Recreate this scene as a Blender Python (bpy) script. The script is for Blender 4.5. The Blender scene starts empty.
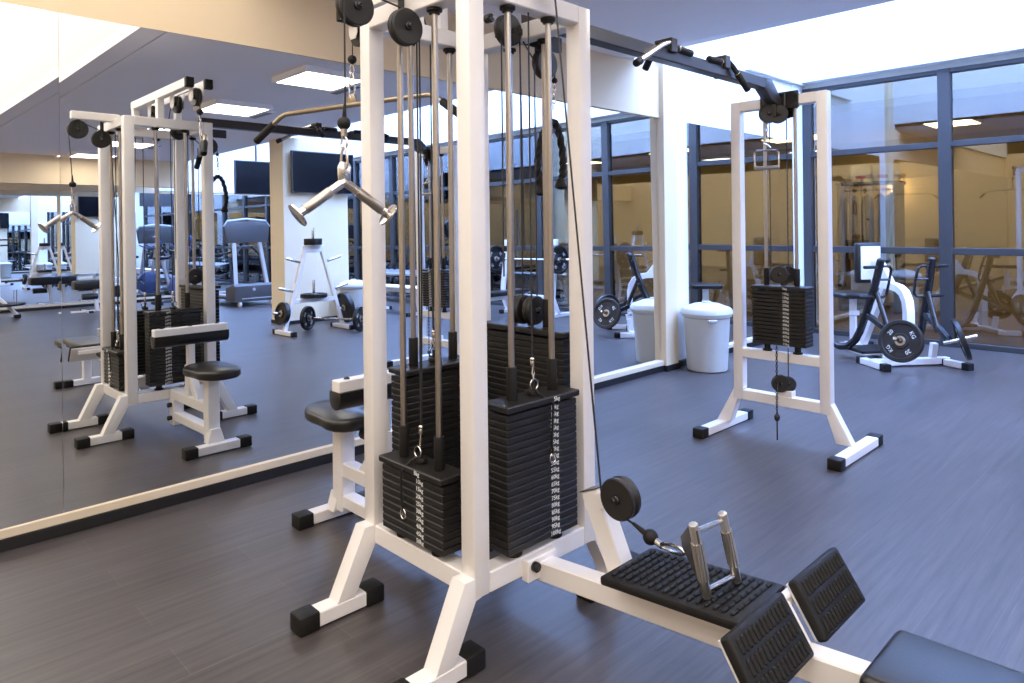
import bpy, bmesh, math, random
from mathutils import Vector, Matrix, Quaternion
random.seed(7)
S = bpy.context.scene
COL = S.collection
PI = math.pi
V = Vector

# ------------------------------------------------------------------ materials
def newmat(name):
    m = bpy.data.materials.new(name); m.use_nodes = True
    nt = m.node_tree
    return m, nt, nt.nodes['Principled BSDF']

def pmat(name, col, rough=.5, metal=0., spec=.5, var=.06, scale=18., bump=0., bscale=200., coat=0., stretch=None):
    m, nt, b = newmat(name)
    N, L = nt.nodes, nt.links
    b.inputs['Roughness'].default_value = rough
    b.inputs['Metallic'].default_value = metal
    b.inputs['Specular IOR Level'].default_value = spec
    b.inputs['Coat Weight'].default_value = coat
    tc = N.new('ShaderNodeTexCoord'); mp = N.new('ShaderNodeMapping')
    L.new(tc.outputs['Object'], mp.inputs['Vector'])
    if stretch: mp.inputs['Scale'].default_value = stretch
    nz = N.new('ShaderNodeTexNoise'); nz.inputs['Scale'].default_value = scale; nz.inputs['Detail'].default_value = 3
    L.new(mp.outputs['Vector'], nz.inputs['Vector'])
    mx = N.new('ShaderNodeMix'); mx.data_type = 'RGBA'
    c = V(col)
    mx.inputs['A'].default_value = (*(c*(1-var)), 1); mx.inputs['B'].default_value = (*[min(1, x) for x in c*(1+var)], 1)
    L.new(nz.outputs['Fac'], mx.inputs['Factor']); L.new(mx.outputs['Result'], b.inputs['Base Color'])
    if bump:
        n2 = N.new('ShaderNodeTexNoise'); n2.inputs['Scale'].default_value = bscale; n2.inputs['Detail'].default_value = 2
        L.new(mp.outputs['Vector'], n2.inputs['Vector'])
        bp = N.new('ShaderNodeBump'); bp.inputs['Strength'].default_value = bump; bp.inputs['Distance'].default_value = .002
        L.new(n2.outputs['Fac'], bp.inputs['Height']); L.new(bp.outputs['Normal'], b.inputs['Normal'])
    return m

def emat(name, col, strength):
    m, nt, b = newmat(name)
    b.inputs['Base Color'].default_value = (.8, .8, .8, 1)
    b.inputs['Emission Color'].default_value = (*col, 1); b.inputs['Emission Strength'].default_value = strength
    return m

def floor_mat():
    m, nt, b = newmat('floor_planks'); N, L = nt.nodes, nt.links
    tc = N.new('ShaderNodeTexCoord')
    br = N.new('ShaderNodeTexBrick'); br.inputs['Scale'].default_value = 1.0
    br.inputs['Brick Width'].default_value = 1.25; br.inputs['Row Height'].default_value = .19
    br.inputs['Mortar Size'].default_value = .0016; br.inputs['Mortar Smooth'].default_value = .2; br.inputs['Bias'].default_value = 0
    br.inputs['Color1'].default_value = (.066, .057, .056, 1); br.inputs['Color2'].default_value = (.080, .070, .069, 1)
    br.inputs['Mortar'].default_value = (.098, .088, .088, 1)
    br.offset = .37
    L.new(tc.outputs['Object'], br.inputs['Vector'])
    mp = N.new('ShaderNodeMapping'); mp.inputs['Scale'].default_value = (.9, 17, 1)
    L.new(tc.outputs['Object'], mp.inputs['Vector'])
    nz = N.new('ShaderNodeTexNoise'); nz.inputs['Scale'].default_value = 2.2; nz.inputs['Detail'].default_value = 6; nz.inputs['Roughness'].default_value = .65
    L.new(mp.outputs['Vector'], nz.inputs['Vector'])
    rp = N.new('ShaderNodeValToRGB'); rp.color_ramp.elements[0].position = .32; rp.color_ramp.elements[0].color = (.58, .58, .58, 1)
    rp.color_ramp.elements[1].position = .75; rp.color_ramp.elements[1].color = (1.38, 1.38, 1.38, 1)
    L.new(nz.outputs['Fac'], rp.inputs['Fac'])
    mx = N.new('ShaderNodeMix'); mx.data_type = 'RGBA'; mx.blend_type = 'MULTIPLY'; mx.inputs['Factor'].default_value = 1
    L.new(br.outputs['Color'], mx.inputs['A']); L.new(rp.outputs['Color'], mx.inputs['B'])
    mp2 = N.new('ShaderNodeMapping'); mp2.inputs['Scale'].default_value = (1.1, 60, 1)
    L.new(tc.outputs['Object'], mp2.inputs['Vector'])
    n2 = N.new('ShaderNodeTexNoise'); n2.inputs['Scale'].default_value = 2.6; n2.inputs['Detail'].default_value = 3
    L.new(mp2.outputs['Vector'], n2.inputs['Vector'])
    r2 = N.new('ShaderNodeValToRGB'); r2.color_ramp.elements[0].position = .66; r2.color_ramp.elements[0].color = (0, 0, 0, 1)
    r2.color_ramp.elements[1].position = .80; r2.color_ramp.elements[1].color = (.055, .052, .052, 1)
    L.new(n2.outputs['Fac'], r2.inputs['Fac'])
    ad = N.new('ShaderNodeMix'); ad.data_type = 'RGBA'; ad.blend_type = 'ADD'; ad.inputs['Factor'].default_value = 1
    L.new(mx.outputs['Result'], ad.inputs['A']); L.new(r2.outputs['Color'], ad.inputs['B'])
    L.new(ad.outputs['Result'], b.inputs['Base Color'])
    mr = N.new('ShaderNodeMapRange'); mr.inputs['To Min'].default_value = .33; mr.inputs['To Max'].default_value = .45
    L.new(nz.outputs['Fac'], mr.inputs['Value']); L.new(mr.outputs['Result'], b.inputs['Roughness'])
    bp = N.new('ShaderNodeBump'); bp.inputs['Strength'].default_value = .25; bp.inputs['Distance'].default_value = .002
    L.new(nz.outputs['Fac'], bp.inputs['Height']); L.new(bp.outputs['Normal'], b.inputs['Normal'])
    b.inputs['Specular IOR Level'].default_value = .55
    return m

def glass_mat():
    m = bpy.data.materials.new('bronze_glass'); m.use_nodes = True
    nt = m.node_tree; N, L = nt.nodes, nt.links; N.clear()
    out = N.new('ShaderNodeOutputMaterial'); mix = N.new('ShaderNodeMixShader')
    tr = N.new('ShaderNodeBsdfTransparent'); tr.inputs['Color'].default_value = (.66, .62, .50, 1)
    gl = N.new('ShaderNodeBsdfGlossy'); gl.inputs['Roughness'].default_value = .0; gl.inputs['Color'].default_value = (.9, .95, 1, 1)
    fr = N.new('ShaderNodeFresnel'); fr.inputs['IOR'].default_value = 1.5
    ma = N.new('ShaderNodeMath'); ma.operation = 'MULTIPLY_ADD'; ma.inputs[1].default_value = 1.6; ma.inputs[2].default_value = .10
    L.new(fr.outputs['Fac'], ma.inputs[0]); L.new(ma.outputs[0], mix.inputs['Fac'])
    L.new(tr.outputs[0], mix.inputs[1]); L.new(gl.outputs[0], mix.inputs[2]); L.new(mix.outputs[0], out.inputs['Surface'])
    return m

def mirror_mat():
    m, nt, b = newmat('mirror_silver')
    b.inputs['Base Color'].default_value = (.86, .875, .865, 1); b.inputs['Metallic'].default_value = 1; b.inputs['Roughness'].default_value = .004
    return m

WHITE = pmat('white_powder_coat', (.84, .805, .785), .33, var=.02, bump=.05, bscale=350)
RUB = pmat('black_rubber', (.011, .010, .0095), .55, spec=.3, var=.2, bump=.15)
IRON = pmat('black_iron_plate', (.014, .0125, .0115), .42, spec=.4, var=.12)
BLACK = pmat('black_gloss_paint', (.016, .016, .018), .25, var=.1)
BRONZE = pmat('bronze_black_paint', (.030, .024, .021), .38, var=.1)
NYLON = pmat('black_nylon', (.015, .0135, .0125), .4, var=.1)
CHROME = pmat('chrome', (.66, .63, .60), .16, metal=1, var=.03)
STEEL = pmat('brushed_steel', (.44, .40, .36), .3, metal=1, var=.06, scale=60)
SATIN = pmat('satin_steel', (.72, .69, .64), .38, metal=1, var=.04)
BRASS = pmat('worn_steel_bar', (.42, .36, .28), .3, metal=1, var=.1)
PAD = pmat('black_vinyl_pad', (.012, .0115, .012), .30, spec=.5, var=.12, bump=.12, bscale=260)
TEXT = pmat('white_print', (.82, .82, .80), .5, var=.03)
CABLE = pmat('black_cable', (.02, .02, .02), .45, var=.1)
BIN = pmat('grey_plastic', (.47, .465, .43), .42, var=.03)
LID = pmat('pale_plastic_lid', (.60, .62, .61), .38, var=.02)
BEIGE = pmat('beige_wall_paint', (.80, .64, .42), .75, var=.02, scale=4)
PALE = pmat('white_wall_paint', (.80, .805, .79), .8, var=.015, scale=4)
CREAM = pmat('cream_column_paint', (.80, .68, .48), .75, var=.015, scale=4)
CEIL = pmat('ceiling_paint', (.92, .895, .91), .85, var=.015, scale=3)
PILA = pmat('beige_pilaster_paint', (.74, .61, .42), .75, var=.015, scale=4)
TRIM = pmat('cream_trim', (.70, .59, .43), .5, var=.02)
BASE = pmat('dark_skirting', (.010, .009, .010), .45, var=.1)
FRAME = pmat('blue_grey_aluminium', (.036, .036, .037), .45, metal=.05, var=.04)
LINTEL = pmat('grey_lintel', (.45, .44, .39), .6, var=.03)
GLASS = glass_mat(); MIRROR = mirror_mat(); FLOOR = floor_mat()
LAMP = emat('lamp_diffuser', (1, .92, .83), 16.)
SKYL = emat('skylight_pane', (.30, .47, 1.0), 17.5)
LUM = emat('luminous_ceiling', (1, .93, .87), 3.1)
BULB = emat('wall_lamp_globe', (1, .72, .38), 14.)
SCREEN = pmat('tv_screen', (.008, .008, .010), .16, spec=.12, var=.05)
GREYP = pmat('dark_grey_plastic', (.07, .07, .075), .4, var=.06)
SILVER = pmat('silver_plastic', (.42, .43, .46), .35, metal=.4, var=.04)
BLUEP = pmat('blue_plastic', (.06, .09, .22), .35, var=.05)
OFLOOR = pmat('tan_hall_floor', (.30, .22, .14), .4, var=.12, scale=6, stretch=(1, 12, 1))
OWALL = pmat('ochre_hall_wall', (.62, .52, .34), .8, var=.02, scale=3)
WOOD = pmat('dark_cabinet_wood', (.075, .045, .03), .5, var=.2, stretch=(8, 8, 1))
RED = pmat('red_print', (.6, .05, .03), .5, var=.03)
CARD = pmat('white_carton', (.75, .72, .68), .6, var=.03)
CLOTH = pmat('pale_cloth', (.5, .42, .33), .9, var=.1)

# ------------------------------------------------------------------ mesh builder
def frame_of(d, up=(0, 0, 1)):
    d = V(d).normalized(); up = V(up)
    if abs(d.dot(up)) > .995: up = V((0, 1, 0)) if abs(d.y) < .9 else V((1, 0, 0))
    y = up.cross(d).normalized(); z = d.cross(y)
    return Matrix((d, y, z)).transposed()

class MB:
    def __init__(s): s.bm = bmesh.new()
    def add(s, t, mi=0, M=None):
        if M is not None: bmesh.ops.transform(t, matrix=M, verts=t.verts)
        for f in t.faces: f.material_index = mi
        me = bpy.data.meshes.new('tmp'); t.to_mesh(me); t.free()
        s.bm.from_mesh(me); bpy.data.meshes.remove(me); return s
    def box(s, c, size, R=None, bev=.003, mi=0, seg=1, taper=None):
        t = bmesh.new(); bmesh.ops.create_cube(t, size=1)
        for v in t.verts:
            k = taper if (taper and v.co.z > 0) else 1
            v.co = V((v.co.x*size[0]*k, v.co.y*size[1]*k, v.co.z*size[2]))
        if bev: bmesh.ops.bevel(t, geom=t.edges[:], offset=min(bev, min(size)*.45), segments=seg, profile=.5, affect='EDGES')
        M = Matrix.Translation(c)
        if R is not None: M = M @ R.to_4x4()
        return s.add(t, mi, M)
    def span(s, a, b, bev=.003, mi=0, seg=1):
        a, b = V(a), V(b)
        return s.box((a+b)/2, [abs(x) for x in (b-a)], bev=bev, mi=mi, seg=seg)
    def bar(s, p, q, w, h, up=(0, 0, 1), bev=.004, mi=0, seg=1):
        p, q = V(p), V(q)
        return s.box((p+q)/2, ((q-p).length, w, h), frame_of(q-p, up), bev, mi, seg)
    def cyl(s, p, q, r, r2=None, seg=20, mi=0, bev=0):
        p, q = V(p), V(q); L = (q-p).length
        t = bmesh.new(); bmesh.ops.create_cone(t, cap_ends=True, segments=seg, radius1=r, radius2=r if r2 is None else r2, depth=L)
        if bev:
            es = [e for e in t.edges if abs(e.verts[0].co.z-e.verts[1].co.z) < 1e-6]
            bmesh.ops.bevel(t, geom=es, offset=bev, segments=2, profile=.5, affect='EDGES')
        R = (q-p).normalized().to_track_quat('Z', 'Y').to_matrix()
        return s.add(t, mi, Matrix.Translation((p+q)/2) @ R.to_4x4())
    def ball(s, c, r, sc=(1, 1, 1), mi=0, seg=16):
        t = bmesh.new(); bmesh.ops.create_uvsphere(t, u_segments=seg, v_segments=seg//2+2, radius=r)
        return s.add(t, mi, Matrix.Translation(c) @ Matrix.Diagonal((*sc, 1)))
    def tube(s, pts, r, seg=10, mi=0, closed=False, prof=None, twist=0, up=None):
        pts = [V(p) for p in pts]; n = len(pts)
        t = bmesh.new(); rings = []; prev = None
        prof = prof or [(math.cos(2*PI*i/seg)*r, math.sin(2*PI*i/seg)*r) for i in range(seg)]
        for i, p in enumerate(pts):
            if closed: d = (pts[(i+1) % n]-pts[i-1]).normalized()
            else: d = (pts[min(i+1, n-1)]-pts[max(i-1, 0)]).normalized()
            if prev is None:
                a = V(up) if up else (V((0, 0, 1)) if abs(d.z) < .9 else V((1, 0, 0)))
                prev = (a-d*a.dot(d)).normalized()
            else: prev = (prev-d*prev.dot(d)).normalized()
            w = d.cross(prev); an = twist*i; ca, sa = math.cos(an), math.sin(an)
            rings.append([t.verts.new(p+prev*(a*ca-b*sa)+w*(a*sa+b*ca)) for a, b in prof])
        m = len(prof)
        for i in range(n if closed else n-1):
            A, B = rings[i], rings[(i+1) % n]
            for k in range(m): t.faces.new((A[k], A[(k+1) % m], B[(k+1) % m], B[k]))
        if not closed: t.faces.new(rings[0][::-1]); t.faces.new(rings[-1])
        bmesh.ops.recalc_face_normals(t, faces=t.faces)
        return s.add(t, mi)
    def lathe(s, prof, M=None, seg=32, mi=0):
        t = bmesh.new(); rings = []
        for r, z in prof:
            rings.append([t.verts.new((r*math.cos(2*PI*i/seg), r*math.sin(2*PI*i/seg), z)) for i in range(seg)])
        for A, B in zip(rings, rings[1:]):
            for k in range(seg): t.faces.new((A[k], A[(k+1) % seg], B[(k+1) % seg], B[k]))
        t.faces.new(rings[0][::-1]); t.faces.new(rings[-1])
        bmesh.ops.remove_doubles(t, verts=t.verts, dist=1e-5)
        bmesh.ops.recalc_face_normals(t, faces=t.faces)
        return s.add(t, mi, M)
    def prism(s, pts, M, depth, bev=0, mi=0, seg=2):
        t = bmesh.new()
        a = [t.verts.new((x, y, -depth/2)) for x, y in pts]; b = [t.verts.new((x, y, depth/2)) for x, y in pts]
        n = len(pts); t.faces.new(a[::-1]); t.faces.new(b)
        for i in range(n): t.faces.new((a[i], a[(i+1) % n], b[(i+1) % n], b[i]))
        if bev:
            es = [e for e in t.edges if abs(e.verts[0].co.z-e.verts[1].co.z) < 1e-6]
            bmesh.ops.bevel(t, geom=es, offset=bev, segments=seg, profile=.5, affect='EDGES')
        bmesh.ops.recalc_face_normals(t, faces=t.faces)
        return s.add(t, mi, M)
    def text(s, txt, size, M, mi=1, ext=.0006, align='CENTER'):
        cu = bpy.data.curves.new('t', 'FONT'); cu.body = txt; cu.size = size; cu.extrude = ext
        cu.align_x = align; cu.align_y = 'CENTER'; cu.resolution_u = 2
        o = bpy.data.objects.new('t', cu); me = bpy.data.meshes.new_from_object(o)
        t = bmesh.new(); t.from_mesh(me)
        bpy.data.objects.remove(o); bpy.data.curves.remove(cu); bpy.data.meshes.remove(me)
        return s.add(t, mi, M)

def axes(o, x, y):
    x = V(x).normalized(); y = V(y).normalized(); z = x.cross(y)
    M = Matrix((x, y, z)).transposed().to_4x4(); M.translation = V(o); return M
def axisM(c, d):
    return Matrix.Translation(c) @ V(d).normalized().to_track_quat('Z', 'Y').to_matrix().to_4x4()

RINV = {}
def obj(name, mb, mats, parent=None, label=None, sharp=32):
    """one mesh object; vertices are in world coordinates and are moved into the root's frame"""
    if parent is not None: bmesh.ops.transform(mb.bm, matrix=RINV[parent.name], verts=mb.bm.verts)
    me = bpy.data.meshes.new(name); mb.bm.to_mesh(me); mb.bm.free()
    for m in (mats if isinstance(mats, (list, tuple)) else [mats]): me.materials.append(m)
    for p in me.polygons: p.use_smooth = True
    me.set_sharp_from_angle(angle=math.radians(sharp))
    o = bpy.data.objects.new(name, me); COL.objects.link(o)
    if parent is not None: o.parent = parent; RINV[o.name] = RINV[parent.name]
    if label: o['label'] = label
    return o
def tag(o, label, cat, group=None):
    o['label'] = label; o['category'] = cat
    if group: o['group'] = group
    return o
def thing(name, label, cat, loc=(0, 0, 0), rz=0, group=None):
    o = bpy.data.objects.new(name, None); COL.objects.link(o); o.empty_display_size = .1
    o.location = loc; o.rotation_euler = (0, 0, rz)
    RINV[o.name] = (Matrix.Translation(loc) @ Matrix.Rotation(rz, 4, 'Z')).inverted()
    return tag(o, label, cat, group)
def solo(name, mb, mats, label, cat, loc, group=None):
    """a thing that is one mesh, with its origin at loc"""
    bmesh.ops.transform(mb.bm, matrix=Matrix.Translation(-V(loc)), verts=mb.bm.verts)
    o = obj(name, mb, mats); o.location = loc
    return tag(o, label, cat, group)
def struct(name, mb, mats, label=None):
    o = obj(name, mb, mats); o['kind'] = 'structure'; o['label'] = label or name.replace('_', ' '); o['category'] = name.split('_')[0]
    return o
def dup(o, parent=None, loc=None, rz=None, label=None):
    c = o.copy(); COL.objects.link(c)
    if parent is not None: c.parent = parent
    if loc is not None: c.location = loc
    if rz is not None: c.rotation_euler = (0, 0, rz)
    if label: c['label'] = label
    for ch in list(o.children): dup(ch, c)
    return c

# ------------------------------------------------------------------ setting
XG = 8.85; YW = 3.79; YR = -8.9; XB = -2.6; ZC = 2.88; ZT = 5.2
struct('floor', MB().span((XB-.1, YR-.15, -.1), (XG-.02, YW+.2, 0), bev=0), FLOOR, 'grey wood plank vinyl floor')
struct('hall_floor', MB().span((XG-.02, -9, -.12), (13, 9, -.005), bev=0), OFLOOR, 'tan floor of the hall behind the glass')
m = MB(); m.span((XB, YW, 0), (5.62, YW+.15, ZC), bev=0); m.span((XB, 3.752, 2.405), (5.612, YW+.01, ZC), bev=0)
struct('wall_left', m, BEIGE, 'beige wall carrying the long mirror')
m = MB(); m.span((5.80, 3.765, 0), (6.10, YW+.15, ZT), bev=0); m.span((6.10, 3.765, 2.405), (8.52, YW+.15, ZT), bev=0)
m.span((6.05, YW, 0), (8.6, YW+.15, 2.5), bev=0); m.span((8.52, 3.755, 0), (XG+.1, YW+.15, ZT), bev=0)
m.span((7.33, 3.70, 3.115), (XG+.1, YW+.1, ZT), bev=0); m.span((5.27, YW, ZC), (5.9, YW+.15, ZT), bev=0)
struct('wall_skylight_left', m, PALE, 'white wall beyond the pilaster')
struct('column_pilaster', MB().span((5.61, 3.705, 0), (5.82, YW+.1, ZT), bev=.004), PILA, 'cream pilaster between the mirrors')
m = MB(); m.span((8.66, YR, 3.14), (9.1, YW, ZT), bev=0)
struct('wall_far', m, PALE, 'white wall above the glazing')
struct('trim_1', MB().span((8.82, YR, 3.08), (9.05, YW-.03, 3.145), bev=.002), LINTEL, 'grey lintel over the glazing')
m = MB(); m.span((5.15, YR, ZC+.045), (5.27, YW, ZT), bev=0)
struct('wall_skylight_near', m, PALE)
m = MB(); m.span((XB-.12, YR, 0), (XB, YW+.1, 3.7), bev=0)
struct('wall_back', m, BEIGE)
m = MB(); m.span((XB, YR-.15, 0), (XG+.2, YR, 3.7), bev=0); m.span((XB, -7.15, 2.37), (5.2, -6.95, ZC+.02), bev=0)
struct('wall_right', m, BEIGE)
struct('wall_skylight_right', MB().span((5.2, YR-.15, 2.42), (XG+.2, YR+.03, ZT), bev=0), PALE)
m = MB(); m.span((1.786, YR, ZC), (5.0, YW+.05, ZC+.1), bev=0); m.prism([(4.995, ZC), (5.27, ZC+.045), (5.27, ZC+.1), (4.995, ZC+.1)], axes((0, (YR+YW)/2, 0), (1, 0, 0), (0, 0, 1)), YW-YR, 0); m.span((1.60, YR, ZC), (1.772, YW+.05, ZC+.1), bev=0)
m.span((1.70, YR, ZC+.12), (1.9, YW, ZC+.2), bev=0)
struct('ceiling', m, CEIL, 'grey white ceiling')
m = MB(); m.span((1.60, YR, ZC+.1), (1.7, YW, 3.7), bev=0); m.span((XB-.1, YR, ZC+.1), (XB, YW, 3.7), bev=0)
m.span((XB, 3.70, ZC), (1.6, YW+.05, 3.7), bev=0); m.span((XB, YR, ZC), (1.6, YR+.2, 3.7), bev=0)
struct('ceiling_recess', m, PALE, 'white sides of the ceiling recess')
struct('ceiling_luminous', MB().span((XB, YR, 3.6), (1.6, YW, 3.68), bev=0), LUM, 'bright luminous ceiling of the recess')
struct('skylight', MB().span((5.2, YR, ZT-.05), (9.0, YW, ZT), bev=0), SKYL, 'daylight through the skylight')

# skirting and the cream trim under the mirrors
m = MB(); m.span((XB, 3.728, 0), (5.61, YW, .055), bev=.003); m.span((5.60, 3.690, 0), (5.83, 3.73, .055), bev=.003); m.span((5.80, 3.728, 0), (8.80, YW, .055), bev=.003)
struct('baseboard_left', m, BASE)
m = MB(); m.span((XB, 3.726, .056), (5.609, YW, .10), bev=.004); m.span((6.06, 3.726, .056), (8.80, YW, .10), bev=.004)
struct('trim_2', m, TRIM, 'cream ledge under the mirror')
struct('baseboard_right', MB().span((XB, YR, 0), (8.8, YR+.06, .055), bev=.003), BASE)
struct('trim_3', MB().span((XB, YR, .056), (8.8, YR+.064, .10), bev=.004), TRIM)

# mirrors: three panels on the left wall (never perfectly in one plane), one on the right wall
TH, PH = -.0070, -.0068
def mirror(name, x0, x1, label, hinge=(3, 3.7588), dph=0., th=TH):
    ph = PH+dph
    def y(x, z): return hinge[1] - (math.sin(th)*(z-1.2)+math.sin(ph)*(x-hinge[0]))/(math.cos(ph)*math.cos(th))
    t = bmesh.new(); vs = []
    for d in (0, .005):
        vs.append([t.verts.new((x, y(x, z)+d, z)) for x, z in ((x0, .10), (x1, .10), (x1, 2.405), (x0, 2.405))])
    a, b = vs
    t.faces.new(a); t.faces.new(b[::-1])
    for i in range(4): t.faces.new((a[i], b[i], b[(i+1) % 4], a[(i+1) % 4]))
    bmesh.ops.recalc_face_normals(t, faces=t.faces)
    m = MB(); m.add(t)
    return solo(name, m, MIRROR, label, 'mirror', ((x0+x1)/2, 3.76, .10))
mirror('wall_mirror', .738, 5.606, 'large frameless wall mirror behind the white multi station cable tower')
ys = 3.7588 + math.sin(PH)*0 + .0068*(.735-3)
mirror('wall_mirror', XB+.02, .7368, 'mirror panel at the left edge, left of the thin vertical seam', hinge=(.735, ys), dph=-.0085)
mirror('wall_mirror', 6.10, 8.52, 'mirror panel between the cream pilaster and the glazed wall, behind the far cable frame', hinge=(7.3, 3.757), dph=.0068, th=0)
solo('wall_mirror', MB().span((XB+.02, YR+.04, .10), (8.5, YR+.046, 2.365), bev=0), MIRROR, 'long mirror on the opposite wall, seen only inside the other mirror', 'mirror', (3, YR+.04, .10))

# glazed wall: one framed bay after another
ym = [3.70, 2.18, .72, -.74, -2.20, -3.66, -5.12, -6.58, -8.04, YR+.02]
for i in range(len(ym)-1):
    a, b = ym[i], ym[i+1]
    m = MB()
    w = .062 if i else .05
    m.span((8.80, a-w, 0), (8.92, a+w, 3.08), bev=.004)
    if i == len(ym)-2: m.span((8.80, b-.03, 0), (8.92, b+.05, 3.08), bev=.004)
    for z0, z1 in ((0, .06), (1.018, 1.093), (2.21, 2.277), (3.03, 3.08)):
        m.span((8.815, b, z0), (8.915, a, z1), bev=.004)
    f = struct('window_%d' % (i+1), m, FRAME, 'blue grey framed glazed bay')
    RINV[f.name] = Matrix.Identity(4)
    for z0, z1 in ((.05, 1.03), (1.08, 2.22), (2.27, 3.04)):
        obj('pane', MB().span((8.858, b+.02, z0), (8.866, a-.02, z1), bev=0), GLASS, f)

# hall behind the glass
struct('wall_hall', MB().span((12.6, -9, 0), (12.75, 9, 3.2), bev=0).span((8.9, 7.0, 0), (12.75, 7.15, 3.2), bev=0).span((8.9, -9, 0), (12.75, -8.9, 3.2), bev=0), OWALL, 'ochre wall of the hall behind the glass')
struct('ceiling_hall', MB().span((8.95, -9, 2.75), (12.75, 9, 2.85), bev=0), OWALL)
struct('column_hall', MB().span((12.2, 1.3, 0), (12.65, 1.7, 2.75), bev=.01).span((12.2, -3.2, 0), (12.65, -2.8, 2.75), bev=.01), OWALL)
def hall_light(y):
    t = thing('hall_light', 'flat lit ceiling panel in the hall behind the glass', 'ceiling light', (10.9, y, 2.75), 0, 'ceiling panels in the hall')
    obj('light_frame', MB().span((10.6, y-.3, 2.715), (11.2, y+.3, 2.75), bev=.004), PALE, t)
    obj('diffuser', MB().span((10.63, y-.27, 2.708), (11.17, y+.27, 2.722), bev=0), HALLL, t)
HALLL = emat('hall_diffuser', (1, .88, .66), 24.)
for y in (4.6, 2.6, .6, -1.4, -3.4, -5.6): hall_light(y)
d = struct('door_1', MB().span((12.55, 3.05, 0), (12.6, 3.95, 2.1), bev=.004), CREAM, 'pale panelled door in the hall')
RINV[d.name] = Matrix.Identity(4)
obj('panel', MB().span((12.535, 3.2, .2), (12.56, 3.8, .95), bev=.008).span((12.535, 3.2, 1.1), (12.56, 3.8, 1.95), bev=.008), CREAM, d)
obj('door_handle', MB().cyl((12.56, 3.13, 1.02), (12.50, 3.13, 1.02), .012).cyl((12.50, 3.12, 1.02), (12.50, 3.26, 1.02), .010), STEEL, d)
t = thing('wall_lamp', 'small glowing round lamp on the ochre hall wall behind the glass', 'lamp', (12.6, 3.02, 1.85))
t.location = (12.6, 3.80, 1.84); RINV[t.name] = Matrix.Translation((-12.6, -3.80, -1.84))
obj('wall_plate', MB().cyl((12.6, 3.80, 1.84), (12.57, 3.80, 1.84), .05), STEEL, t)
obj('arm', MB().tube([(12.58, 3.80, 1.84), (12.52, 3.80, 1.84), (12.48, 3.80, 1.86)], .010), STEEL, t)
obj('globe', MB().ball((12.47, 3.80, 1.91), .06), BULB, t)
l = bpy.data.lights.new('wall_lamp_light', 'POINT'); l.energy = 10; l.color = (1, .75, .45); l.shadow_soft_size = .07
lo = bpy.data.objects.new('wall_lamp_light', l); lo.location = (12.3, 3.80, 1.95); COL.objects.link(lo)

# coat rack with boxes, in the hall
t = thing('coat_rack', 'dark open coat rack standing in the hall behind the glass', 'coat rack', (11.5, 3.86, 0))
for y in (3.46, 4.26):
    obj('post', MB().span((11.3, y-.025, 0), (11.7, y+.025, 2.0), bev=.004), WOOD, t)
obj('top_shelf', MB().span((11.28, 3.42, 1.96), (11.72, 4.30, 2.0), bev=.004), WOOD, t)
obj('rail', MB().cyl((11.5, 3.48, 1.88), (11.5, 4.24, 1.88), .014), STEEL, t)
obj('base_shelf', MB().span((11.3, 3.44, .1), (11.7, 4.28, .14), bev=.004), WOOD, t)
for k, y in enumerate((3.56, 3.72, 3.9, 4.1)):
    c = thing('garment', 'pale garment on a hanger under the dark coat rack shelf', 'garment', (11.5, y, 1.88), 0, 'garments on the coat rack')
    obj('hanger', MB().tube([(11.5, y, 1.895), (11.5, y, 1.84)], .004).tube([(11.3, y, 1.74), (11.5, y, 1.84), (11.7, y, 1.74)], .006), STEEL, c)
    obj('coat', MB().prism([(-.21, -.1), (-.16, .02), (0, .06), (.16, .02), (.21, -.1), (.19, -.95), (-.19, -.95)], axes((11.5, y, 1.76), (1, 0, 0), (0, 0, 1)), .06, .02), CLOTH if k % 2 else WOOD, c)
for k, (y, nm) in enumerate(((3.62, 'white carton with a red mark on the coat rack, the right one of two'), (3.94, 'white carton with a red mark on the coat rack, the left one of two'))):
    m = MB().span((11.33, y-.14, 2.0), (11.67, y+.14, 2.27), bev=.004).span((11.326, y-.07, 2.05), (11.332, y+.07, 2.10), bev=0, mi=1)
    solo('carton', m, [CARD, RED], nm, 'box', (11.5, y, 2.0))

# ceiling light panels and vents
def ceil_light(y, lab):
    t = thing('ceiling_light', lab, 'ceiling light', (3.36, y, ZC), 0, 'square ceiling panels')
    x = 3.36
    m = MB()
    for a, b in (((x-.33, y-.33), (x-.30, y+.33)), ((x+.30, y-.33), (x+.33, y+.33)), ((x-.30, y-.33), (x+.30, y-.30)), ((x-.30, y+.30), (x+.30, y+.33))):
        m.span((*a, ZC-.055), (*b, ZC), bev=.003)
    obj('light_frame', m, CEIL, t)
    obj('diffuser', MB().span((x-.305, y-.305, ZC-.05), (x+.305, y+.305, ZC-.03), bev=0), LAMP, t)
    v = thing('ceiling_vent', 'slim slotted vent beside the ' + lab.split(',')[0], 'vent', (3.86, y-.35, ZC))
    obj('vent_frame', MB().span((3.80, y-.62, ZC-.014), (3.92, y-.1, ZC), bev=.003), CEIL, v)
    for q in range(3):
        obj('slot', MB().span((3.822+.03*q, y-.60, ZC-.018), (3.834+.03*q, y-.12, ZC-.012), bev=0), GREYP, v)
for y, lab in ((1.5, 'square lit ceiling panel nearest the mirror, reflected above the lat bar'), (-.48, 'square lit ceiling panel second from the mirror, reflected right of the lat arms'),
        (-2.42, 'square lit ceiling panel, third from the mirror'), (-4.36, 'square lit ceiling panel fourth from the mirror'), (-6.3, 'square lit ceiling panel farthest from the mirror, by the opposite wall')):
    ceil_light(y, lab)

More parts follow.
